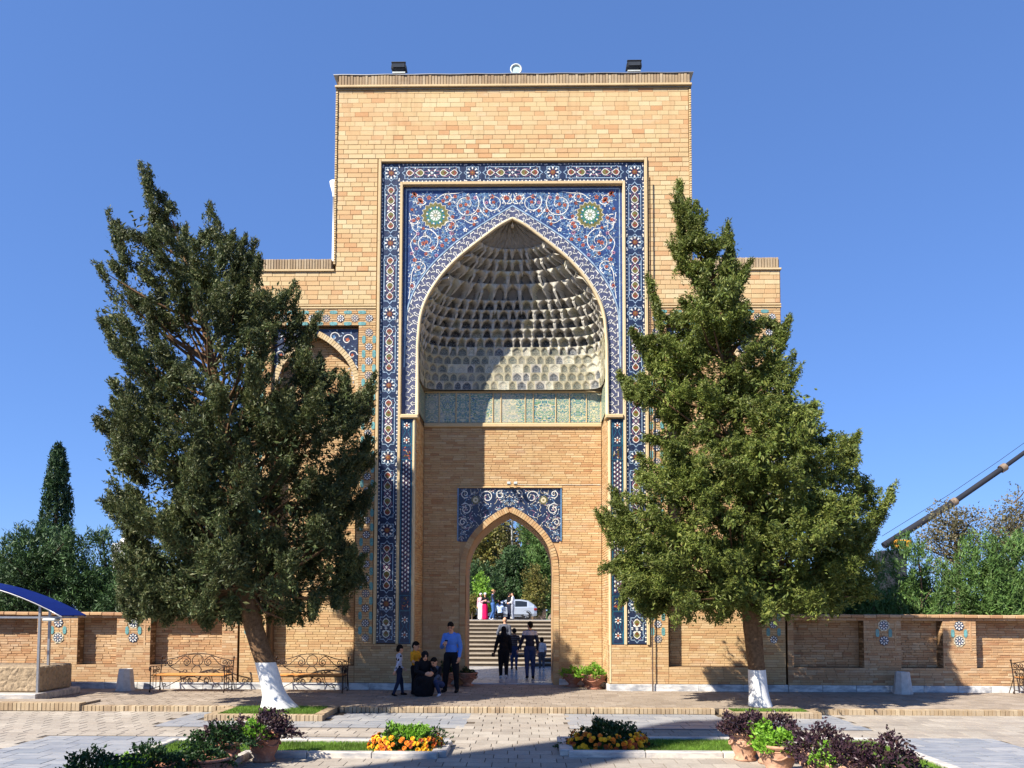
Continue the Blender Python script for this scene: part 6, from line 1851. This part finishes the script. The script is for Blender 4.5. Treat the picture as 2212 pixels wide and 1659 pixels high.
    if hairstyle == 'short': B.ell('hair', hl(0, -.008, .024), (.0475 * hh, .056 * hh, .052 * hh), HM); B.ell('hair', hl(0, -.026, .0), (.044 * hh, .036 * hh, .05 * hh), HM)
    elif hairstyle == 'scarf':
        B.ell('scarf', hl(0, -.010, .012), (.054 * hh, .062 * hh, .064 * hh), HM); B.cap('scarf', hl(0, -.02, -.03), J['N'] + Vector((0, -.03 * h, -.03 * h)), .05 * hh, .075 * h); B.cap('scarf', J['N'] + Vector((0, -.02 * h, 0)), J['C'] + Vector((0, -.045 * h, .02 * h)), .06 * h, .05 * h)
    elif hairstyle == 'hat':
        B.ell('hat', hl(0, -.002, .042), (.053 * hh, .060 * hh, .036 * hh), HM); B.cap('hat', hl(0, .03, .030), hl(0, .078, .022), .03 * hh, .018 * hh); B.ell('hair', hl(0, -.02, .0), (.047 * hh, .045 * hh, .05 * hh), HM)
    if extra: extra(B, J, h)
    keys = ['hips', 'torso', 'neck', 'uarm', 'farm', 'hand', 'thigh', 'shin', 'shoe', 'head', 'hair', 'scarf', 'hat', 'skirt', 'band']
    mats = [FEAT, LIPS]; km = {}
    dflt = dict(neck=SKIN, hand=SKIN, head=SKIN, hair=HAIR)
    for k in keys:
        m = wear.get(k, dflt.get(k))
        if m is None: continue
        if m not in mats: mats.append(m)
        km[k] = mats.index(m)
    band = wear.get('stripe'); HMi = np.array(HM.inverted())
    if band and band[0] not in mats: mats.append(band[0])
    if band: bi = mats.index(band[0])
    def rule(l, c):
        if l == 'head':
            q = HMi @ ((c - np.array(hp)) / hh)
            if q[1] > .036:
                if abs(abs(q[0]) - .019) < .0085 and abs(q[2] - .006) < .0055: return 0
                if abs(abs(q[0]) - .019) < .013 and abs(q[2] - .020) < .004: return 0
                if abs(q[0]) < .015 and abs(q[2] + .032) < .005: return 1
        if band and l in ('torso', 'uarm', 'farm') and band[1](c / h): return bi
        return km.get(l, 2)
    B.fuse('body', vox, mats, t, rule)
    return t
NAVY = cloth('navy_cloth', lin(36, 42, 62)); BLACK = cloth('black_cloth', lin(26, 26, 30)); SWBLUE = cloth('blue_sweater', lin(88, 130, 206), .12); JEANS = cloth('jeans', lin(48, 62, 98)); GREYC = cloth('grey_cloth', lin(104, 108, 116)); WHITEC = cloth('white_cloth', lin(222, 222, 226), .06)
YELC = cloth('mustard_shirt', lin(214, 150, 40)); LGREY = cloth('pale_grey_shirt', lin(176, 178, 190)); REDC = cloth('crimson_skirt', lin(214, 22, 84)); LBLUEC = cloth('pale_blue_shirt', lin(176, 200, 234), .08); DGREY = cloth('dark_grey_jacket', lin(84, 88, 100)); BROWNC = cloth('dark_brown_knit', lin(64, 54, 54)); SHOE = cloth('dark_shoe', lin(30, 28, 30)); WSHOE = cloth('white_shoe', lin(206, 206, 210)); TAN = cloth('tan_hat', lin(186, 140, 100)); PINKC = cloth('pink_top', lin(206, 160, 168)); DENIM = cloth('denim_blue', lin(62, 96, 150)); GREYT = cloth('grey_trousers', lin(140, 146, 160))
def wear(top, leg, shoe=SHOE, sleeve=True, **kw):
    d = dict(torso=top, uarm=top, hips=leg, thigh=leg, shin=leg, shoe=shoe); d['farm'] = top if sleeve else SKIN; d.update(kw); return d
# the group in the shade at the left jamb
man = person('man in a light blue sweater looking at his phone by the doorway', (-1.46, -.50, .002), R(180 - 14), 1.74, wear(SWBLUE, BLACK, hips=BLACK),
       dict(H=(0, .04, .918), rE=(.135, .02, .635), rW=(.06, .155, .68), lE=(-.125, -.03, .635), lW=(-.125, .02, .50), lK=(-.075, .015, .285), lA=(-.085, -.0, .045), rK=(.07, .02, .285), rA=(.085, .03, .045)), headturn=(R(8), R(-32)), loose=1.06)
ph = MB().bbox(-.038, .038, -.005, .005, -.075, .075, .003)
ph = ph.build('phone', mat_plain('phone_black', lin(18, 18, 22), .2)); tag(ph, 'dark phone held by the man in the blue sweater', 'phone')
ph.location = (-1.575, -.805, 1.225); ph.rotation_euler = (R(-35), R(10), R(-14))
boy_patch = lambda c: (math.sin(c[0] * 47 + 1.0) * math.sin(c[1] * 52 + 2.1) * math.sin(c[2] * 41) > .34)
person('small boy in a pale patterned sweatshirt striding towards the yellow shirt', (-2.62, -1.30, .002), R(-62), 1.17, wear(LGREY, NAVY, stripe=(BLACK, boy_patch)),
       dict(lE=(-.15, .02, .63), lW=(-.12, .12, .54), rE=(.16, -.08, .64), rW=(.18, -.14, .52), lK=(-.055, .07, .285), lA=(-.06, .10, .045), rK=(.055, -.03, .285), rA=(.06, -.13, .05)), head=1.3, headturn=(R(10), R(-18)), vox=.010)
person('child in a mustard yellow shirt beside the crouching women', (-2.28, -1.02, .002), R(-120), 1.24, wear(YELC, BLACK, sleeve=False), dict(lE=(-.14, .03, .65), lW=(-.08, .12, .58), rE=(.14, .03, .65), rW=(.08, .12, .58)), head=1.28, headturn=(R(20), R(-22)), vox=.010)
squat = dict(P=(0, -.06, .20), W=(0, -.03, .29), C=(0, .02, .40), N=(0, .045, .49), H=(0, .075, .57), lS=(-.105, .03, .465), rS=(.105, .03, .465), lE=(-.15, .12, .36), rE=(.15, .12, .36), lW=(-.06, .22, .33), rW=(.06, .22, .33),
             lL=(-.06, -.06, .18), rL=(.06, -.06, .18), lK=(-.10, .17, .255), rK=(.10, .17, .255), lA=(-.085, .03, .045), rA=(.085, .03, .045))
def robe(B, J, h): B.cap('skirt', J['P'] + Vector((0, .05 * h, 0)), Vector((0, .04 * h, .10 * h)), .13 * h, .16 * h); B.cap('skirt', (J['lK'] + J['rK']) / 2, Vector((0, .08 * h, .09 * h)), .10 * h, .12 * h)
person('woman in a black headscarf and robe squatting before the yellow-shirted child', (-2.06, -1.28, .002), R(-150), 1.64, wear(BLACK, BLACK, scarf=BLACK, skirt=BLACK), squat, hairstyle='scarf', extra=robe, headturn=(R(-10), R(-20)), vox=.011)
person('dark-haired child crouching in a dark jacket, beside the squatting woman', (-1.74, -1.22, .002), R(150), 1.38, wear(DGREY, JEANS, WSHOE, uarm=BLACK), dict(squat, lW=(-.05, .24, .24), rW=(.05, .24, .24)), head=1.15, headturn=(R(0), R(-28)), vox=.010)
# walking away through the gate
step_l = dict(lK=(-.056, .03, .285), lA=(-.056, .02, .045), rK=(.052, .03, .29), rA=(.05, -.10, .06))
person('woman in black with a long black headscarf walking away through the gate', (-.27, 3.24, .014), R(2), 1.53, wear(BLACK, BLACK, WSHOE, scarf=BLACK), dict(step_l, lE=(-.145, -.01, .63), lW=(-.175, .03, .50), rE=(.13, -.02, .63), rW=(.135, .04, .50)), hairstyle='scarf', loose=1.14)
bag = MB().bbox(-.05, .05, -.03, .03, -.08, .03, .012).build('handbag', BLACK); tag(bag, 'small black purse in the walking woman\'s hand', 'bag'); bag.location = (-.575, 3.30, .72)
person('man in navy sweater with a pale shoulder band walking away through the gate', (.50, 3.13, .014), R(0), 1.68, wear(NAVY, JEANS, stripe=(LGREY, lambda c: .755 < c[2] < .835)), dict(lE=(-.145, -.01, .635), lW=(-.20, .02, .51), rE=(.135, -.02, .63), rW=(.13, .05, .50), lK=(-.05, .02, .285), lA=(-.048, -.05, .05), rK=(.055, .03, .285), rA=(.055, .03, .045)), headturn=(R(38), 0))
person('boy in a dark striped sweater walking towards the stairs', (.0, 6.54, .014), R(0), 1.38, wear(BROWNC, JEANS, sleeve=True, stripe=(GREYC, lambda c: (c[2] * 22) % 1 < .22)), dict(step_l, rE=(.15, 0, .63), rW=(.16, .06, .50)), head=1.12, vox=.013)
person('small child in a white t-shirt and grey trousers walking to the stairs', (.92, 6.20, .014), R(4), 1.08, wear(WHITEC, DGREY, WSHOE, sleeve=False), dict(step_l), head=1.3, vox=.010)
person('older man in a grey jacket climbing the stairs', (-.36, 8.20, RIS), R(0), 1.62, wear(DGREY, NAVY, hair=GREYH), dict(lE=(-.16, -.01, .64), lW=(-.15, .07, .52), lK=(-.055, .10, .33), lA=(-.055, .07, .05 + RIS / 1.62), rA=(.055, -.02, .045)), vox=.016, loose=1.1, hairstyle='none')
# on the forecourt
Zf = fore_z(27)
def long_skirt(B, J, h): B.cap('skirt', J['P'], Vector((0, 0, .30 * h)), .092 * h, .105 * h); B.cap('skirt', Vector((0, 0, .30 * h)), Vector((0, 0, .07 * h)), .105 * h, .115 * h)
person('woman in a crimson skirt, dark top and white cap beside the cars', (-2.02, 27, Zf), R(190), 1.63, wear(BLACK, REDC, skirt=REDC, hat=WHITEC, farm=PINKC, hips=BLACK), dict(lE=(-.15, .05, .65), lW=(-.05, .14, .68), rE=(.15, .05, .65), rW=(.05, .14, .70)), extra=long_skirt, hairstyle='hat', vox=.019)
person('woman in pink with a white hat behind the crimson skirt', (-2.30, 27.5, Zf), R(170), 1.62, wear(PINKC, PINKC, hat=WHITEC, skirt=WHITEC), dict(), extra=long_skirt, hairstyle='hat', vox=.019)
person('tall man in denim blue with a tan hat beside the crimson skirt', (-1.56, 27, Zf), R(-75), 1.82, wear(DENIM, DENIM, WSHOE, hat=TAN, uarm=BLACK, farm=BLACK, stripe=(NAVY, lambda c: c[1] < -.03)), dict(lE=(-.14, .04, .64), lW=(-.06, .15, .62), rE=(.14, .04, .64), rW=(.06, .15, .62), lK=(-.06, .05, .285), lA=(-.06, .04, .045), rA=(.06, -.10, .05)), hairstyle='hat', vox=.019, loose=1.12)
person('man in a pale blue shirt squatting before the silver car', (-1.12, 27, Zf), R(10), 1.70, wear(LBLUEC, BLACK), squat, vox=.019, loose=1.05)
person('man in a white shirt and grey trousers standing before the silver car', (-.34, 27, Zf), R(80), 1.68, wear(WHITEC, GREYT), dict(lE=(-.13, .02, .64), lW=(-.09, .13, .60), rE=(.13, .02, .64), rW=(.09, .13, .60)), vox=.019)
person('person in black half hidden behind the white shirt', (-.58, 27.6, Zf), R(-60), 1.66, wear(BLACK, NAVY), dict(), vox=.019)

# ------------------------------------------------------------------ parked cars
def mat_paint(name, col):
    t = NT(name); t.b.inputs['Base Color'].default_value = col; t.b.inputs['Roughness'].default_value = .28; t.b.inputs['Metallic'].default_value = .35; t.b.inputs['Coat Weight'].default_value = .6
    return t.m
GLASSD = mat_plain('car_glass', lin(34, 40, 48), .08, .1, 3); RUB = mat_plain('tyre_rubber', lin(26, 26, 28), .85, .2, 20); RIM = mat_plain('alloy', lin(176, 180, 186), .3, .1, 8, .8); PLAST = mat_plain('black_plastic', lin(34, 34, 36), .7, .15, 20); LAMPR = mat_plain('tail_lamp', lin(120, 24, 28), .2); LAMPW = mat_plain('head_lamp', lin(190, 198, 206), .12)
def car(label, loc, rz, paint, st, wb, wr, cladding, roof_belt):
    """st: stations (x, bottom, belt, top, half width, top half width) from tail to nose"""
    t = thing('parked_car', label, 'car', loc, rz, 'cars parked on the forecourt')
    q = MB(); n = len(st); prof = []
    for (x, b, be, tp, w, wt) in st:
        prof += [(x, -w * .9, b), (x, -w, b + .18), (x, -w, be - .05), (x, -w * .97, be), (x, -wt, tp - .05), (x, -wt * .8, tp), (x, 0, tp + .02), (x, wt * .8, tp), (x, wt, tp - .05), (x, w * .97, be), (x, w, be - .05), (x, w, b + .18), (x, w * .9, b)]
    m = 13
    fs = [(i * m + k, i * m + k + 1, (i + 1) * m + k + 1, (i + 1) * m + k) for i in range(n - 1) for k in range(m - 1)] + [(i * m + m - 1, i * m, (i + 1) * m, (i + 1) * m + m - 1) for i in range(n - 1)]
    fs += [tuple(range(m)), tuple((n - 1) * m + k for k in range(m - 1, -1, -1))]
    q.add(prof, fs, 0, False)
    q.build('body', paint, t, True)
    S_ = lambda x, j: float(np.interp(x, [s[0] for s in st], [s[j] for s in st]))
    for sd in (-1, 1):
        for (x0, x1) in roof_belt:                                   # side windows
            P = []
            for x in np.linspace(x0, x1, 6): P.append((x, sd * (S_(x, 4) * .97 + .008), S_(x, 2) + .02))
            Q = []
            for x in np.linspace(x1, x0, 6):
                zt = max(S_(x, 2) + .03, S_(x, 3) - .10); f = (zt - S_(x, 2)) / max(.01, S_(x, 3) - .05 - S_(x, 2)); Q.append((x, sd * (S_(x, 4) * .97 * (1 - f) + S_(x, 5) * f + .010), zt))
            MB().add(P + Q, [tuple(range(12))]).build('side_window', GLASSD, t)
        for x in wb:
            w = MB(); yy = sd * (S_(x, 4) - .10)
            pr = [(wr * .62, -.10), (wr * .95, -.10), (wr, -.07), (wr, .07), (wr * .95, .10), (wr * .62, .10)]
            w.lathe(pr, (0, 0, 0), 24); w.v = [(x + a, yy + c * 1.0, wr + b) for a, b, c in w.v]; wh = w.build('wheel', RUB, t)
            r_ = MB(); r_.lathe([(wr * .64, .07), (wr * .60, .09), (wr * .54, .06), (wr * .2, .05), (0, .06)], (0, 0, 0), 20)
            for k in range(5):
                a = k * 2 * math.pi / 5; r_.add([(wr * .1 * math.cos(a - 1), wr * .1 * math.sin(a - 1), .075), (wr * .6 * math.cos(a - .18), wr * .6 * math.sin(a - .18), .085), (wr * .6 * math.cos(a + .18), wr * .6 * math.sin(a + .18), .085), (wr * .1 * math.cos(a + 1), wr * .1 * math.sin(a + 1), .075)], [(0, 1, 2, 3)], 1)
            r_.v = [(x + a, yy + sd * c, wr + b) for a, b, c in r_.v]; r_.build('rim', [PLAST, RIM], wh)
            ar = MB(); ar.tube([(x + (wr + .045) * math.cos(a), sd * (S_(x, 4) - .02), wr + (wr + .045) * math.sin(a)) for a in np.linspace(-.15, math.pi + .15, 16)], .05 if cladding else .025, 6); ar.build('wheel_arch', PLAST, t)
        MB().bbox(wb[0] + .3, wb[1] - .3, min(sd * (S_(0, 4) - .04), sd * (S_(0, 4) + .01)), max(sd * (S_(0, 4) - .04), sd * (S_(0, 4) + .01)), st[0][1] + .02, st[0][1] + (.20 if cladding else .08), .01).build('sill', PLAST, t)
        x = st[-1][0]; MB().bbox(x - .42, x - .03, min(sd * .52, sd * .80), max(sd * .52, sd * .80), S_(x - .2, 2) - .18, S_(x - .2, 2) - .03, .03).build('headlight', LAMPW, t)
        x = st[0][0]; MB().bbox(x - .01, x + .22, min(sd * .55, sd * .84), max(sd * .55, sd * .84), S_(x, 2) - .2, S_(x, 2) - .02, .03).build('tail_light', LAMPR, t)
    k = [i for i in range(n - 1) if st[i][3] - st[i + 1][3] > .22]
    for i in k:                                                        # windscreen
        a, b = st[i], st[i + 1]; MB().add([(a[0], -a[5] * .85, a[3] + .0), (a[0], a[5] * .85, a[3] + .0), (b[0], b[5] * .9, b[3] + .02), (b[0], -b[5] * .9, b[3] + .02)], [(0, 1, 2, 3)]).build('windscreen', GLASSD, t).location = (0, 0, .025)
    MB().bbox(st[-1][0] - .06, st[-1][0] + .03, -.6, .6, st[-1][1] + .05, st[-1][1] + .25, .02).build('bumper', PLAST, t)
    return t
hatch = [(-2.05, .30, .86, .90, .72, .60), (-1.85, .26, .92, 1.10, .82, .62), (-1.45, .24, .93, 1.36, .86, .60), (-.9, .22, .92, 1.45, .87, .60), (.0, .22, .90, 1.45, .87, .60), (.45, .22, .90, 1.36, .87, .60), (1.20, .22, .90, .96, .86, .66), (1.75, .24, .82, .86, .82, .68), (2.05, .30, .66, .70, .70, .60)]
suv = [(-2.15, .38, 1.0, 1.1, .78, .64), (-1.95, .34, 1.04, 1.45, .86, .66), (-1.4, .32, 1.04, 1.64, .90, .66), (-.3, .32, 1.02, 1.68, .91, .66), (.30, .32, 1.02, 1.60, .91, .66), (.95, .32, 1.02, 1.08, .90, .70), (1.7, .34, .98, 1.02, .88, .74), (2.12, .40, .80, .84, .78, .68)]
car('silver hatchback parked behind the people at the top of the stairs', (-.80, 36, fore_z(36)), math.pi, mat_paint('silver_paint', lin(176, 186, 200)), hatch, (-1.30, 1.26), .32, False, [(-1.35, -.5), (-.42, .38)])
car('white off-roader at the left door jamb, cut by the doorway', (-5.0, 36, fore_z(36)), 0, mat_paint('white_car_paint', lin(206, 212, 222)), suv, (-1.35, 1.32), .37, True, [(-1.5, -.55), (-.45, .25)])
